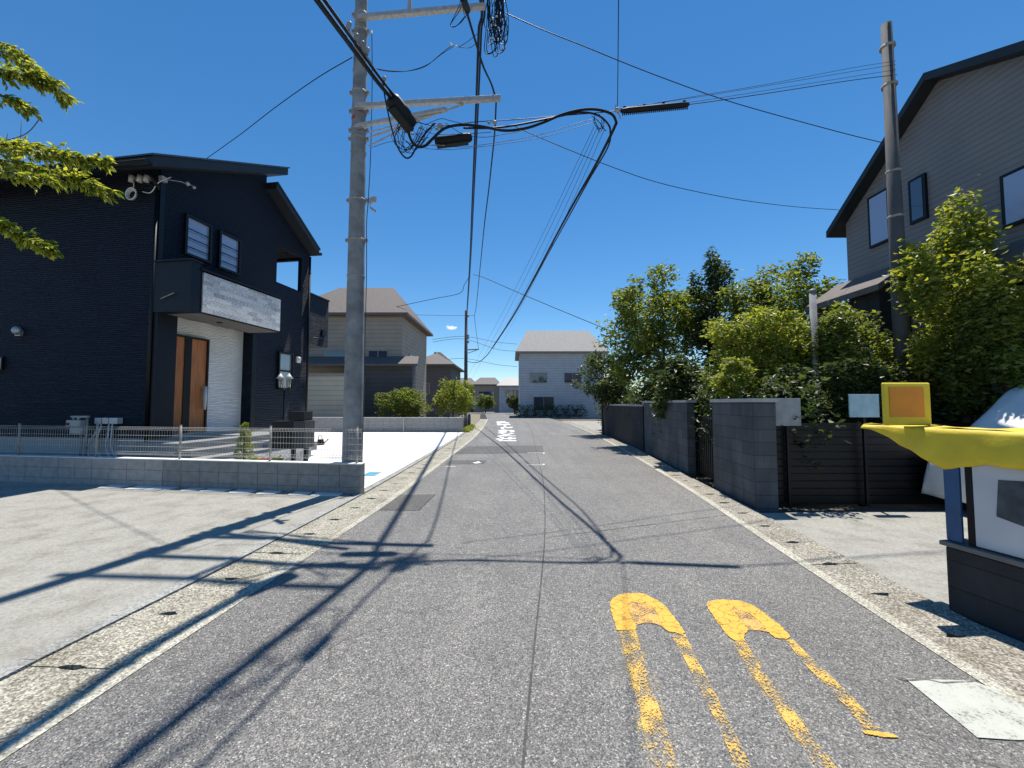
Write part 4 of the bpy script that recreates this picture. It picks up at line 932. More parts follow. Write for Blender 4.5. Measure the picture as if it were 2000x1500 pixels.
# 3 loops and drop wires around the pole
def wires(label, lst, r, Y, mat=None, name='wire_loop'):
    return cable(label, [(pp([(x, y, Y+rest[0] if (rest := q[2:]) else Y) for q in w_ for x, y in [q[:2]]]), r) for w_ in lst], mat, name, 'cable', 6)
wires('long slack cable loop hanging lowest beside the pole', [[(747,152),(752,190),(765,250),(778,290),(792,308),(803,305),(812,290),(830,262),(850,240)], [(752,160),(766,190),(775,215)]], .012, 5.7)
rr = random.Random(5); L_ = []
for k in range(11):
    x0 = 778+rr.uniform(0,18); L_.append([(x0+rr.uniform(0,20), 235+rr.uniform(-6,8)), (x0-6+rr.uniform(-10,6), 262+rr.uniform(-6,8)), (x0+rr.uniform(-8,10), 288+rr.uniform(-10,12)), (x0+18+rr.uniform(0,12), 285+rr.uniform(-12,8)), (x0+30+rr.uniform(0,25), 262+rr.uniform(-18,8))])
wires('tangle of fine wires curling under the splice case by the pole', L_, .0042, 5.85)
wires('two fine drooping wires strung from the lower pole band to the cable knot', [[(727,288),(770,276),(830,283),(900,287),(960,280),(1050,264),(1120,243),(1160,232)], [(830,290),(880,292),(960,284),(1060,268),(1130,248),(1168,236)]], .0035, 6.25)
wires('slack twin wire sagging from the pole to the pale connectors', [[(735,134),(760,138),(795,139),(830,130),(858,108),(878,92),(890,89)], [(738,136),(765,140),(800,138),(835,126),(862,106),(885,91)], [(896,92),(915,80),(932,66)], [(896,92),(918,93),(930,84)]], .005, 7.1)
wires('knotted wires and clamps along the strand just right of the pole', [[(800,250),(815,262),(835,255),(850,248)], [(812,262),(840,280),(868,285)], [(820,250),(850,262),(905,262),(960,258)], [(830,244),(860,232),(880,236),(905,242)], [(870,240),(905,262),(945,268),(985,262),(1020,256)], [(803,240),(812,230),(826,248)]], .004, 6.0)
g = MB()
for q in ((860,246,.04),(822,250,.025),(966,239,.03),(955,240,.022),(853,252,.022),(1012,233,.015),(806,262,.02),(813,240,.02),(845,243,.018)): v = P(q[0], q[1], 6.05); g.ball(v, q[2]*1.3, q[2], q[2], 8)
tag(obj('cable_clamps', g, M_galvd, loc=P(860,246,6.05)), 'cluster of small dull clamps on the strand near the splice cases', 'cable fitting', CG)
wires('bunch of short pigtail wires under the steel ring', [[(1160,230),(1165,243),(1172,250),(1178,238)], [(1170,222),(1180,240),(1172,258),(1166,248)], [(1155,226),(1168,236),(1180,252)], [(1178,226),(1174,244),(1184,256)], [(1163,222),(1160,238),(1170,252),(1182,244)]], .006, 6.25)
# 4 fine service wires beside the trunk cable
for i, (p, q, lab) in enumerate((((1160,248),(893,772),'leftmost'), ((1166,250),(905,770),'second'), ((1172,252),(960,690),'third'), ((1180,254),(975,680),'rightmost'))):
    cable(lab+' of four hair-thin wires fanning down the lane beside the trunk cable', [(pp(lerpY([(p[0]+(q[0]-p[0])*t, p[1]+(q[1]-p[1])*t+14*sin(pi*t)) for t in (0,.15,.3,.45,.6,.8,1)], 6.3, 34)), .004)])
# 5 power lines over the lane
def power(label, pts, r, tail, second=None):
    pr_ = []
    q = pp(pts); tl = [Vector(v) for v in tail]; pr_.append((tl+q, r))
    if second: pr_.append(([p+Vector(second) for p in tl+q], r*.8))
    return cable(label, pr_, name='power_cable')
power('stout twisted power cable dropping through the picture from the top crossarm', lerpY([(938,-2),(935,60),(932,150),(927,280),(922,400),(918,500),(914,570),(911,618)], 6.95, 35), .026, [(-2.2,-4,9.2), (-.95,4.6,9.0)], (.05,.02,.02))
a = [(905,0,4.9),(915,35,5.2),(930,85,5.7),(944,130,6.2),(960,165,6.8),(969,196,7.15)]
b = lerpY([(969,200),(966,260),(960,320),(954,375),(946,440),(938,520),(930,600),(927,616)], 7.15, 28)+[(929,640,30),(935,683,34.8)]
power('thin black power cable swinging over the long crossarm tip and down the lane', a+b, .017, [(-2.1,-4,6.6), (-.89,3.2,6.6)])
sleeve('dark cable joint high on the thin power cable at the top edge', P(903,-8,4.85), P(914,22,5.15), .045)
cable('slack coil of spare cable tied to the lines above the top edge of the photo', [([(-3.0,-.8,9.1), (-1.7,3.2,9.05), (-1.16,4.8,9.0), (-.72,6.0,9.0), (-.56,6.9,9.0)], .009)]+[([(cx+.16*cos(t)*w_+.3*sin(t)*.3, cy+.45*sin(t)*h_, 9.0+.1*cos(t)) for t in [2*pi*i/14 for i in range(15)]], .011) for cx, cy, w_, h_ in ((-.62,5.75,1,1),(-.66,5.6,.8,.8),(-.75,5.2,1.1,.9),(-.78,5.1,.7,1.1))])
g = MB()
cl_ = ((676,70,4.25),(690,92,4.4),(702,106,4.5),(712,118,4.65),(745,172,5.1)); g.tube([P(*q)+Vector((.03,-.03,.05)) for q in cl_], .006, 5)
for q in cl_: v = P(*q)+Vector((.03,-.03,.05)); g.bar(v, v+Vector((.02,0,.07)), .03, .04); g.ball(v+Vector((.02,0,.07)), .022, .02, .02, 6)
tag(obj('cable_clamps', g, M_galvd, loc=P(690,92,4.4)), 'row of small clamps riding on the thick cables left of the pole', 'cable fitting', CG)
# hanging tangle right of the top crossarm
rr = random.Random(9); L_ = []
for k in range(22):
    x = 950+rr.uniform(0,34); y0 = rr.uniform(-30,5); y1 = rr.uniform(45,112); L_.append([(x, y0), (x+rr.uniform(-6,6), (y0+y1)/2), (x+rr.uniform(-8,4), y1-8), (x+rr.uniform(2,10), y1), (x+rr.uniform(6,18), y1-14), (x+rr.uniform(0,12), (y0+y1)/2), (x+rr.uniform(-4,8), y0)])
wires('dense hanging tangle of black jumper wires right of the top crossarm', [[(min(max(x, 944), 992), y) for x, y in w_] for w_ in L_], .008, 7.0)
g = MB()
for k in range(26): v = P(950+rr.uniform(0,38), rr.uniform(0,95), 7.0+rr.uniform(-.05,.05)); g.ball(v, rr.uniform(.012,.026), .015, rr.uniform(.015,.035), 6)
tag(obj('wire_connectors', g, plain('connector_pale', (.5,.5,.48), .4), loc=P(970,50,7.0)), 'pale little connectors scattered through the hanging wire tangle', 'cable fitting', CG)
wires('pair of open wire loops left of the power cable at the top edge', [[(905,-20),(900,15),(888,35),(880,48),(886,53),(900,44),(912,28)], [(900,-20),(898,8),(884,38),(880,50),(892,50),(908,32)], [(902,0),(906,25),(914,36),(912,20)]], .006, 6.6)
g = MB()
for q in ((882,89),(890,91),(880,86)): g.ball(P(*q,7.1), .025, .02, .018, 8)
tag(obj('wire_connectors', g, M_plast, loc=P(885,90,7.1)), 'shiny pale connectors at the end of the slack twin wire', 'cable fitting', CG)
# 6 service drops to the houses
cable('service wire running from the pole down to the navy house roof', [(pp([(688,112,7.2),(620,152,7.9),(540,208,8.8),(470,262,9.8),(400,312,11.0)]), .009)])
cable('long service wire from the wire tangle to the grey gabled house, upper one', [(pp([(988,26,7.0),(1060,58,7.1),(1140,90,7.3),(1220,123,7.6),(1300,154,7.9),(1400,190,8.3),(1500,220,8.8),(1655,262,9.3),(1752,285,gx(1752,285)[1])]), .009)])
cable('lower service wire sagging towards the eave of the grey gabled house', [(pp([(1005,246,6.8),(1030,258,6.9),(1110,292,7.1),(1190,324,7.4),(1270,352,7.8),(1350,372,8.2),(1450,391,8.8),(1555,404,10.2),(1640,410,gx(1640,410)[1]+.1)]), .007)])
# far pole and its wires
fp = P(910,705,35)
fpole = thing('utility_pole', (fp.x, 35, 0), 'small distant utility pole where the cables converge down the lane', 'utility pole')
zt_ = P(911,606,35).z; g = MB(); g.lathe((fp.x,35,-.02), [(.19,0),(.16,4),(.13,zt_)], 14); obj('shaft', g, plain('pole_far', (.09,.09,.1), .85), fpole)
g = MB(); z = P(912,684,35).z; g.bar((fp.x,34.8,z), (P(936,682,35).x,34.8,z+.05), .09, .09); g.bar((fp.x,34.8,z-.35), (P(932,684,35).x,34.8,z-.02), .05, .05); obj('crossarm', g, M_galvd, fpole)
for py in (617,655,660,668):
    v = P(914,py,34.8); g = MB(); g.ball(v, .12, .1, .12, 8); obj('insulator', g, M_galvd, fpole)
cable('far service wire slanting right from the power cable towards the trees', [(pp([(925,536,22),(945,542,22),(1000,566,22),(1080,600,22),(1160,633,22),(1230,662,22)]), .018)])
cable('far service wire slanting left to the beige house roof', [(pp([(918,538,24),(907,556,25),(897,573,26),(850,583,27),(798,594,28),(770,600,28.5)]), .018)])
cable('level far wire crossing behind the distant pole', [(pp([(812,615,30),(870,616,31),(926,616,32)]), .016)])
for i, (y0, y1, lab) in enumerate(((657,668,'upper'),(662,682,'middle'),(700,712,'lower'))):
    cable(lab+' faint wire of the group crossing the sky beyond the distant pole', [(pp([(845,y0+6,60),(905,y0,60),(970,y1,60),(1010,y1+4,60)]), .03)])

# ---------------------------------------------------------------- distant wall and houses, left
fw0 = G(925,846,.0); 
wall3 = blockwall('block_wall', (lerp_tab(OL,21.7)-.2, 21.7, .04), Vector((-1,.03,0)).normalized(), Vector((.03,1,0)).normalized(), 11.2, 4, .15, M_blockl, 'far grey block wall closing off the white forecourt', ch=.2, z0=-.02)
g = MB(); g.box(-5.95, -5.9, 21.6, 21.64, .05, .85); tag(obj('drain_pipe', g, M_galv, loc=(-5.9,21.6,.05)), 'thin pale pipe standing against the far block wall', 'pipe')
t = thing('wire_fence', (-2.75, 23, 0), 'short dark netting fence along the gutter past the far block wall', 'fence')
for k, y in enumerate((22.2, 24.5, 27)):
    x = lerp_tab(OL, y)-.2; g = MB(); g.tube([(x,y,-.02),(x,y,.95)], .03, 8); obj('post', g, M_galvd, t)
g = MB()
for k in range(40): y = 22.2+k*.12; x = lerp_tab(OL, y)-.2; g.tube([(x,y,.05),(x,y,.9)], .007, 4)
for z in (.2,.4,.6,.8,.9): g.tube([(lerp_tab(OL,y)-.2, y, z) for y in (22.2,23.4,24.5,25.8,27)], .007, 4)
obj('netting', g, M_cableg, t)
gb = [(lerp_tab(OL, y)-.05+random.uniform(-.1,.1), y, .1, .25, .35, .14) for y in (22,22.6,23.2,24,25,26)]
tag(obj('weeds', crown(gb, 3000, .09, 41, .9), L_yel), 'yellow-green weeds growing along the foot of the netting fence', 'weeds', kind='stuff')

def gable_house(name, label, x0, x1, y0, y1, z0, ze, zr, wallm, roofm, wins, over=.5, ridge='x', hip=0, cat='house', extra=None, group=None):
    t = thing(name, ((x0+x1)/2, y0, z0), label, cat, group)
    g = MB(); g.box(x0, x1, y0, y1, z0-.2, ze); obj('wall', g, wallm, t)
    g = MB(); o = over; ym = (y0+y1)/2; xm = (x0+x1)/2
    if ridge == 'x':
        g.add([(x0-o,y0-o,ze+.004),(x1+o,y0-o,ze+.004),(x1+o,y1+o,ze+.004),(x0-o,y1+o,ze+.004),(x0-o+hip,ym,zr),(x1+o-hip,ym,zr),
               (x0-o,y0-o,ze+.18),(x1+o,y0-o,ze+.18),(x1+o,y1+o,ze+.18),(x0-o,y1+o,ze+.18)],
              [(0,3,2,1),(0,1,7,6),(1,2,8,7),(2,3,9,8),(3,0,6,9),(6,7,5,4),(8,9,4,5),(7,8,5),(9,6,4)])
    else:
        g.add([(x0-o,y0-o,ze+.004),(x1+o,y0-o,ze+.004),(x1+o,y1+o,ze+.004),(x0-o,y1+o,ze+.004),(xm,y0-o+hip,zr),(xm,y1+o-hip,zr),
               (x0-o,y0-o,ze+.18),(x1+o,y0-o,ze+.18),(x1+o,y1+o,ze+.18),(x0-o,y1+o,ze+.18)],
              [(0,3,2,1),(0,1,7,6),(1,2,8,7),(2,3,9,8),(3,0,6,9),(7,8,5,4),(9,6,4,5),(6,7,4),(8,9,5)])
    obj('roof', g, roofm, t)
    for (wx0, wx1, wz0, wz1, side) in wins:
        f = MB(); p = MB(); tt = .06
        if side == 'f':
            f.box(wx0, wx1, y0-.05, y0-.002, wz0, wz1); p.box(wx0+tt, wx1-tt, y0-.056, y0-.051, wz0+tt, wz1-tt)
        else:
            xx = x1 if side == 'r' else x0; s = 1 if side == 'r' else -1
            a_, b_ = sorted((xx+.002*s, xx+.05*s)); f.box(a_, b_, wx0, wx1, wz0, wz1); a_, b_ = sorted((xx+.051*s, xx+.056*s)); p.box(a_, b_, wx0+tt, wx1-tt, wz0+tt, wz1-tt)
        fr = obj('window', f, M_galvd, t); obj('pane', p, M_glass, fr)
        if side == 'f': q = MB(); q.box((wx0+wx1)/2-.03,(wx0+wx1)/2+.03,y0-.064,y0-.057,wz0+.05,wz1-.05); obj('sash_bar', q, M_galvd, fr)
    return t
M_bwall = siding('beige_wall', (.36,.31,.25), .3, .8, .12, 0); M_broof = plain('brown_roof_tile', (.13,.11,.1), .8, var=.2, scale=8)
M_dwall = siding('dark_wall', (.1,.1,.11), .3, .8, .3, 0); M_wwall = siding('white_wall', (.5,.52,.56), .3, .8, .2, 0)
x0 = P(560,700,28).x; x1 = P(785,700,28).x; ze = P(700,618,28).z; zr = P(640,562,32).z
bh = gable_house('beige_house', 'beige two-storey house with brown hipped roof beyond the far block wall', x0, x1, 28, 36, 0, ze, zr, M_bwall, M_broof,
    [(x1-5.6,x1-3.8,4.2,5.4,'f'), (x1-2.4,x1-1.0,4.2,5.4,'f'), (x1-5.0,x1-3.2,.6,2.6,'f'), (30,31.6,4.2,5.4,'r')], hip=2.4)
g = MB(); zl = P(700,712,27).z; g.prism([(x1-7.5,28.02,zl+.7),(x1+1.2,28.02,zl+.7),(x1+1.5,26.4,zl),(x1-7.6,26.4,zl)], (0,0,-.15)); obj('porch_roof', g, M_broof, bh, fix=True)
g = MB(); g.box(x1-3.2, x1+1.0, 27.0, 28.02, 0, zl); obj('lower_wall', g, M_dwall, bh)
gable_house('garden_shed', 'pale cream outbuilding right behind the navy house corner', P(590,760,24).x, P(676,760,24).x, 24.2, 27, 0, P(640,735,24.2).z, P(640,728,24.2).z, siding('cream_wall', (.5,.48,.4), .3, .8, .2, 0), M_galvd, [], over=.08, cat='shed')
gable_house('grey_house', 'grey low-roofed house behind the roadside bushes on the left', P(800,740,42).x, P(880,740,42).x, 42, 50, 0, P(830,715,42).z, P(830,685,45).z, M_dwall, M_broof, [(P(815,740,42).x,P(840,740,42).x,2.6,3.8,'f')], hip=3)
x0 = P(1015,720,46).x; x1 = P(1180,720,46).x
gable_house('white_house', 'bluish white two-storey house with pale grey roof at the bend', x0, x1, 46, 54, 0, P(1100,690,46).z, P(1100,646,50).z, M_wwall, plain('pale_roof', (.24,.235,.23), .8), [(x0+1.2,x0+3.2,4.0,5.2,'f'), (x0+5.2,x0+7.2,4.0,5.2,'f'), (x0+1.6,x0+4.0,.8,2.4,'f')], hip=1.5)
for i, (a_, b_, Y, ze_, zr_, wm, lab) in enumerate(((925,975,78,5.2,7.0,M_bwall,'small beige house straight ahead at the end of the lane'), (975,1030,70,4.6,6.4,M_wwall,'small pale house seen between the lane end and the white house'), (860,925,82,5.4,7.2,M_dwall,'small grey house beyond the bushes left of the lane end'), (1120,1230,62,5.4,7.4,M_bwall,'distant tan house peeking over the dark shrub'))):
    xx0 = P(a_,790,Y).x; xx1 = P(b_,790,Y).x; gable_house('distant_house', lab, xx0, xx1, Y, Y+8, 0, ze_, zr_, wm, (M_broof, M_galvd)[i%2], [(xx0+1,xx0+2.6,2.8,4,'f'), (xx1-2.6,xx1-1,2.8,4,'f')], hip=1.5, group='houses at the far end of the lane')
for i, (px, Y, h, m_, lab) in enumerate(((948,66,3.4,L_mid,'small round tree at the left of the lane end'), (1005,60,3.0,L_dark,'small dark tree in front of the pale distant house'), (1200,40,4.6,L_mid,'green tree filling the gap right of the white house'))):
    v = P(px,780,Y); tree('distant_tree', lab, 'tree', (v.x,Y,h*.6), (h*.42,h*.42,h*.42), 2500, .22, m_, 70+i, group='trees at the far end of the lane')
g = MB(); v = P(1075,788,40)
for i, (px, Y, lab) in enumerate(((1075,44,'dark low hedge in front of the white house'),)):
    v = P(px,800,Y); bl = [(v.x+k*1.1,Y,.7,.8,.6,.75) for k in range(-3,4)]; t = thing('garden_hedge', (v.x,Y,0), lab, 'hedge'); obj('foliage', crown(bl, 4500, .16, 88, .8), L_dark, t)

# ---------------------------------------------------------------- right side walls, gate, grey house
def roadwall(label, y0, y1, h, th, mat, offx=.1, name='garden_wall', cap=True):
    t = thing(name, (lerp_tab(OR_, y0)+offx, y0, 0), label, 'wall', 'garden walls along the right gutter')
    xa, xb = lerp_tab(OR_, y0)+offx, lerp_tab(OR_, y1)+offx
    g = MB(); g.hexa([(xa,y0,-.1),(xa+th,y0,-.1),(xb+th,y1,-.1),(xb,y1,-.1),(xa,y0,h),(xa+th,y0,h),(xb+th,y1,h),(xb,y1,h)]); obj('wall_body', g, mat, t)
    if cap:
        g = MB(); e = .03; g.hexa([(xa-e,y0-e,h+.002),(xa+th+e,y0-e,h+.002),(xb+th+e,y1+e,h+.002),(xb-e,y1+e,h+.002),(xa-e,y0-e,h+.06),(xa+th+e,y0-e,h+.06),(xb+th+e,y1+e,h+.06),(xb-e,y1+e,h+.06)]); obj('coping', g, M_conc, t)
    return t
def blockmat(name, c):
    m, n, l, b, o = nodes(name); t_ = N(n, 'TexCoord'); s_ = N(n, 'SeparateXYZ'); l.new(t_.outputs['Object'], s_.inputs[0]); ad = N(n, 'Math', operation='ADD'); l.new(s_.outputs[0], ad.inputs[0]); l.new(s_.outputs[1], ad.inputs[1]); cb = N(n, 'CombineXYZ'); l.new(ad.outputs[0], cb.inputs[0]); l.new(s_.outputs[2], cb.inputs[1])
    br = N(n, 'TexBrick', Scale=1.0); l.new(cb.outputs[0], br.inputs['Vector']); br.inputs['Brick Width'].default_value = .4; br.inputs['Row Height'].default_value = .2; br.inputs['Mortar Size'].default_value = .005; br.offset = 0
    br.inputs['Color1'].default_value = (*[x*1.15 for x in c], 1); br.inputs['Color2'].default_value = (*[x*.85 for x in c], 1); br.inputs['Mortar'].default_value = (*[x*.4 for x in c], 1)
    a = N(n, 'TexNoise', Scale=2.0, Detail=7.0, Roughness=.65); mm = N(n, 'Mapping'); mm.inputs['Scale'].default_value = (1.5,1.5,.5); l.new(t_.outputs['Object'], mm.inputs[0]); l.new(mm.outputs[0], a.inputs['Vector'])
    cc = mixc(n, l, 1.0, br.outputs[0], ramp_out(n, l, a.outputs[0], [(.3, [.6,.6,.55]), (.7, [1.3]*3)]), 'MULTIPLY'); l.new(cc, b.inputs['Base Color']); b.inputs['Roughness'].default_value = .9
    q = N(n, 'TexNoise', Scale=50.0, Detail=4.0); l.new(t_.outputs['Object'], q.inputs['Vector']); bp = N(n, 'Bump', Strength=.4, Distance=.01); l.new(q.outputs[0], bp.inputs['Height']); l.new(bp.outputs[0], b.inputs['Normal']); return m
M_gw = blockmat('garden_wall_grey', (.085,.09,.1)); M_gwd = blockmat('garden_wall_dark', (.028,.028,.032))
roadwall('tall grey rendered gate pillar wall next to the right driveway', 6.1, 7.6, 1.62, .35, M_gw)
roadwall('grey garden wall beyond the dark gate gap', 9.0, 13.2, 1.62, .18, M_gw)
roadwall('dark garden wall under the trees further along the right gutter', 13.4, 21.5, 1.5, .18, M_gwd)
t = thing('garden_gate', (lerp_tab(OR_,7.7)+.25, 7.7, 0), 'black slatted gate between the grey pillar wall and the garden wall', 'gate')
xa, xb = lerp_tab(OR_,7.65)+.3, lerp_tab(OR_,8.95)+.3
g = MB()
for z in (.1,1.3): g.bar((xa,7.65,z),(xb,8.95,z),.05,.06)
for k in range(2): g.bar((xa+(xb-xa)*k,7.65+1.3*k,.05),(xa+(xb-xa)*k,7.65+1.3*k,1.4),.06,.06)
obj('gate_frame', g, M_black, t)
g = MB()
for k in range(1,13): f = k/13; g.bar((xa+(xb-xa)*f,7.65+1.3*f,.12),(xa+(xb-xa)*f,7.65+1.3*f,1.28),.05,.02,(1,0,0))
obj('slats', g, M_black, t)
t = thing('slat_fence', (6.0, 6.35, 0), 'dark slatted fence at the back of the right driveway below the hedge', 'fence')
for x in (4.25,5.6,7.0,8.4): g = MB(); g.box(x-.03,x+.03,6.37,6.43,-.05,1.3); obj('post', g, M_black, t)
g = MB()
for k in range(11): g.box(4.1, 8.45, 6.33, 6.355, .04+k*.115, .135+k*.115)
obj('slat_panel', g, M_black, t)
g = MB(); g.box(4.1, 8.45, 6.358, 6.366, .0, 1.28); obj('shade_sheet', g, M_black, t)  # dark sheet added to stop light showing between the slats
# sign plates over the fence
v = P(1543,800,6.2); t = thing('notice_plate', (v.x,6.25,0), 'small grey-white notice plate above the dark slatted fence', 'sign')
g = MB(); g.box(v.x-.2,v.x+.2,6.24,6.26,P(1543,832,6.2).z,P(1543,778,6.2).z); obj('plate', g, plain('plate_grey', (.3,.31,.31), .6), t, bevel=.003); g = MB(); g.box(v.x-.02,v.x+.02,6.262,6.3,0,P(1543,780,6.2).z); obj('stake', g, M_black, t)
v = P(1690,790,6.2); t = thing('notice_plate', (v.x,6.2,0), 'pale blue plate half hidden behind the yellow sheet', 'sign')
g = MB(); g.box(v.x-.25,v.x+.22,6.2,6.22,P(1690,815,6.2).z,P(1690,770,6.2).z); obj('plate', g, M_lblue, t, bevel=.003); g = MB(); g.box(v.x-.02,v.x+.02,6.222,6.26,0,P(1690,775,6.2).z); obj('stake', g, M_black, t)
# slim grey post and right utility pole
v = P(1592,700,7.9); t = thing('concrete_post', (v.x,7.9,0), 'plain grey post standing among the shrubs left of the right pole', 'post')
g = MB(); g.lathe((v.x,7.9,-.05), [(.07,0),(.06,P(1592,570,7.9).z+.05)], 14); obj('shaft', g, M_pole, t); g = MB(); g.lathe((v.x,7.9,P(1592,570,7.9).z), [(.075,0),(.075,.03),(.02,.06)], 14); obj('cap', g, M_galvd, t)
v = P(1765,740,7.5); ztop = P(1741,48,7.5).z
rp_ = thing('utility_pole', (v.x,7.5,0), 'dark grey utility pole rising on the right in front of the grey house', 'utility pole')
g = MB(); g.lathe((v.x,7.5,-.05), [(.14,0),(.12,4),(.085,ztop+.05)], 24); obj('shaft', g, plain('pole_dark', (.07,.075,.08), .85, var=.15), rp_)
for z in (5.2,6.1,ztop-1.3,ztop-.5):
    g = MB(); g.lathe((v.x,7.5,z), [(.10,0),(.125,.005),(.125,.045),(.10,.05)], 20); obj('clamp_band', g, M_galvd, rp_)
# grey gabled house: gable end towards the lane
GX = 9.0
gh = thing('gabled_house', (GX, 8.4, 0), 'large grey two-storey house with steep dark roof edge on the right', 'house')
def gx(px, py, x=GX): d = ray(px, py); t = x/d.x; p = CAMP+d*t; return (p.x, p.y, p.z)
eF = gx(1652,438); kk = gx(1832,158); nn = gx(2000,108)
sl_n = (nn[2]-kk[2])/(nn[1]-kk[1]); yN = 6.3; zN = kk[2]+sl_n*(yN-kk[1]); sl_f = (eF[2]-kk[2])/(eF[1]-kk[1])
M_gh = siding('grey_siding', (.2,.195,.2), .12, .7, .3, .3)
g = MB(); g.prism([(GX,yN,-.1),(GX,eF[1],-.1),(GX,eF[1],eF[2]),(GX,kk[1],kk[2]),(GX,yN,zN)], (8,0,0)); obj('wall', g, M_gh, gh, fix=True)
def rslab(nm, y0, z0, y1, z1, th, e=0.0):
    g = MB(); g.prism([(GX-.3-e,y0,z0),(GX-.3-e,y1,z1),(GX-.3-e,y1,z1+th),(GX-.3-e,y0,z0+th)], (9+e,0,0)); return obj(nm, g, M_roof, gh, fix=True)
rslab('roof', eF[1]+.3, eF[2]-.3*abs(sl_f)+.003, kk[1], kk[2]+.003, .17); rslab('roof', kk[1]-.001, kk[2]+.003, yN-.4, zN-.4*sl_n+.003, .17, .004)
def ghwin(px0, py0, px1, py1, pm=M_glass):
    a = gx(px0,py0); b = gx(px1,py1); y0, y1 = sorted((a[1],b[1])); z0 = b[2]; z1 = a[2]; f = MB(); f.box(GX-.06,GX-.002,y0,y1,z0,z1); fr = obj('window', f, M_black, gh)
    p = MB(); p.box(GX-.066,GX-.061,y0+.06,y1-.06,z0+.06,z1-.06); obj('pane', p, pm, fr)
ghwin(1698,388,1745,468, M_paneb); ghwin(1778,355,1815,425); ghwin(1958,345,2030,425, M_paneb); ghwin(1960,560,2030,660)  # first pane's blue-white colour stands in for a bright blue reflection
a = gx(1600,560,8.2); b = gx(1745,500,8.2)
g = MB(); zz = gx(1690,565,8.2)[2]; ya, yb = 8.6, 10.8
g.prism([(8.1,ya,zz),(8.1,yb,zz),(GX-.003,yb,zz+.62),(GX-.003,ya,zz+.62)], (0,0,-.14)); obj('porch_roof', g, M_broof, gh, fix=True)
g = MB(); g.box(8.3, GX-.003, ya+.2, yb-.1, -.1, zz-.145); obj('porch_wall', g, M_gwd, gh)
g = MB(); g.prism([(8.3,6.3,zz-.2),(8.3,7.9,zz-.2),(GX-.003,7.9,zz+.25),(GX-.003,6.3,zz+.25)], (0,0,-.14)); obj('porch_roof', g, M_broof, gh, fix=True)

# near right, along the gutter: low wall, boards, blue post, yellow sheet
O0 = Vector((3.36, 3.12, 0)); EE = Vector((.17, -1, 0)).normalized(); NN = Vector((1, .17, 0)).normalized()
def Q(a, b, z): return O0+EE*a+NN*b+Vector((0,0,z))
def qbox(g, a0, a1, b0, b1, z0, z1): return g.hexa([Q(a0,b0,z0),Q(a1,b0,z0),Q(a1,b1,z0),Q(a0,b1,z0),Q(a0,b0,z1),Q(a1,b0,z1),Q(a1,b1,z1),Q(a0,b1,z1)])
def qs(px):  # distance along the wall face of a photo column
    k = (px-1000)/FPX*1/cos(PITCH); return (k*O0.y-O0.x)/(EE.x-k*EE.y)
t = thing('low_wall', Q(0,0,0), 'low blackish garden wall at the right edge below the boards', 'wall')
g = MB(); qbox(g, 0, 4.2, 0, .3, -.05, .5); obj('wall_body', g, M_gwd, t, fix=True, bevel=.012)
g = MB(); qbox(g, -.02, 4.2, -.02, .32, .503, .535); obj('coping', g, plain('dark_coping', (.16,.155,.14), .9), t, fix=True)
t = thing('display_rack', Q(.5,.2,.54), 'open dark frame on the low wall carrying the boards and yellow sheet', 'rack')
for a, b in ((.12,.24),(1.4,.24),(2.7,.24),(.12,.04)):
    g = MB(); qbox(g, a, a+.04, b, b+.04, .54, 1.38); obj('leg', g, M_black, t, fix=True)
g = MB(); qbox(g, -.5, 2.8, .03, .34, 1.36, 1.39); obj('shelf', g, M_black, t, fix=True)
g = MB(); qbox(g, .1, 2.8, .2, .215, .55, 1.34); obj('back_panel', g, M_black, t, fix=True)
g = MB(); qbox(g, .0, .095, .012, .055, .54, 1.25); o = obj('blue_post', g, M_blue, loc=Q(0,0,.54), fix=True, bevel=.012); tag(o, 'stubby blue plastic post at the wall corner under the yellow sheet', 'post')
t = thing('poster_board', Q(qs(1882), .0, .54), 'white board with a dark picture leaning at the right edge', 'board')
g = MB(); qbox(g, qs(1882), qs(1882)+.62, .03, .045, .55, 1.2); obj('panel', g, plain('board_white', (.55,.57,.6), .6, var=.1, scale=3), t, fix=True, bevel=.003)
a0 = qs(1925); g = MB(); g.prism([Q(a0,.026,.8),Q(a0+.02,.026,1.06),Q(a0+.3,.026,1.09),Q(a0+.36,.026,.98),Q(a0+.3,.026,.84),Q(a0+.17,.026,.76)], NN*.003); obj('picture', g, plain('board_picture', (.05,.065,.08), .6, var=.5, scale=9), t, fix=True)
t = thing('yellow_sheet', Q(0,0,1.39), 'yellow sheet draped around the top of the rack at the right edge', 'sheet')
path = [-.58+.0425*k for k in range(82)]; rows = 8; vs = []; fs = []
for i, a in enumerate(path):
    u = min(1, (a+.58)/.58)
    drop = (.03+.29*u**1.35 if a <= 0 else .25+.07*max(0, 1-a/.3)**1.4)+.006*sin(a*17)+.004*sin(a*41)
    for j in range(rows):
        f = j/(rows-1); wob = (.012*sin(a*13)+.007*sin(a*29+1))*f
        p = Q(a, -.012*sin(f*pi)+wob+.02-.02*f, 1.405-drop*f); vs.append(p)
fs = [(rows*i+j, rows*i+j+1, rows*(i+1)+j+1, rows*(i+1)+j) for i in range(len(path)-1) for j in range(rows-1)]
g = MB(); g.add(vs, fs, True); o = obj('drape', g, M_yel, t); md = o.modifiers.new('s', 'SOLIDIFY'); md.thickness = .005
vs = []; fs = []
for i, a in enumerate(path):
    for j in range(5): vs.append(Q(a, .022+.33*j/4, 1.406+.006*sin(a*9+j*1.3)+.004*sin(a*23+j*2)))
fs = [(5*i+j, 5*i+j+1, 5*(i+1)+j+1, 5*(i+1)+j) for i in range(len(path)-1) for j in range(4)]
g = MB(); g.add(vs, fs, True); o = obj('top_sheet', g, M_yel, t); md = o.modifiers.new('s', 'SOLIDIFY'); md.thickness = .004
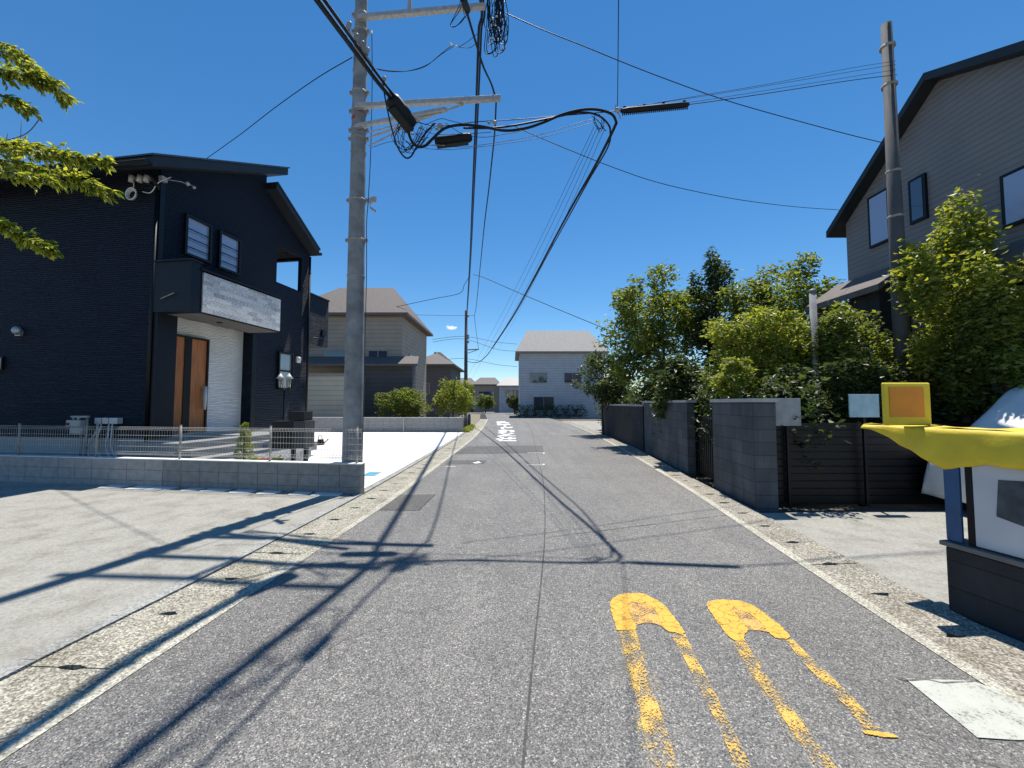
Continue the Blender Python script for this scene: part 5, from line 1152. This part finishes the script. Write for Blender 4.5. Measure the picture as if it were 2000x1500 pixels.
Ys = 3.35; s0 = P(1728,820,Ys); s1 = P(1818,747,Ys)
t = thing('square_sign', (s0.x, Ys, 1.41), 'square yellow sign with an orange field standing on the yellow sheet', 'sign')
g = MB(); g.box(s0.x, s1.x, Ys, Ys+.03, 1.415, s1.z); obj('plate', g, M_yel, t, bevel=.012)
g = MB(); g.box(s0.x+.045, s1.x-.07, Ys-.006, Ys-.001, 1.415+.07, s1.z-.04); obj('orange_field', g, M_or, t)

# car under a pale cover
def covered_car():
    X, Y0, Y1 = 6.45, 5.0, 6.25
    t = thing('covered_car', (X+1.8, (Y0+Y1)/2, 0), 'car hidden under a pale grey-white cover on the right', 'car')
    prof = [(0,.18),(-.03,.5),(.02,.85),(.2,1.02),(.5,1.2),(.85,1.55),(1.15,1.84),(1.45,1.93),(1.9,1.9),(2.5,1.84),(2.9,1.7),(3.3,1.3),(3.6,1.05),(3.75,.8),(3.78,.18)]
    top = spline([(x,0,z) for x, z in prof], 4); m = len(top); vs = []; secs = 25; rr = random.Random(2)
    for i in range(secs):
        u = -1+2*i/(secs-1); f = abs(u)
        for p in top:
            side = max(0, (f-.72)/.28); zz = p.z; hz_ = zz-.18
            z2 = .18+hz_*(1-side**2.2*.98)-.1*f*f*max(0, zz-1.0)
            fold = .02*sin(p.x*9+u*3)*side+.012*sin(p.x*5+u*9)
            y = (Y0+Y1)/2+u*(Y1-Y0)/2*(1-.09*max(0, z2-.9)); vs.append((X+p.x, y+(-fold if u < 0 else fold), z2+fold*.5))
    fs = [(i*m+j, i*m+j+1, (i+1)*m+j+1, (i+1)*m+j) for i in range(secs-1) for j in range(m-1)]
    g = MB(); g.add(vs, fs, True); o = obj('cover', g, plain('car_cover', (.72,.72,.71), .6, var=.05, bump=.3, bscale=14), t); md = o.modifiers.new('s', 'SOLIDIFY'); md.thickness = .004
    for x in (X+.7, X+3.0):
        for yy in (Y0+.06, Y1-.24):
            g = MB(); g.lathe((x,yy,.29), [(.2,0),(.28,.01),(.29,.04),(.29,.12),(.28,.15),(.2,.16)], 22, 'y'); wl = obj('wheel', g, M_cable, t)
            g = MB(); g.lathe((x,yy-.005,.29), [(.03,-.003),(.17,0),(.17,.02)], 16, 'y'); obj('hubcap', g, M_galv, wl)
covered_car()
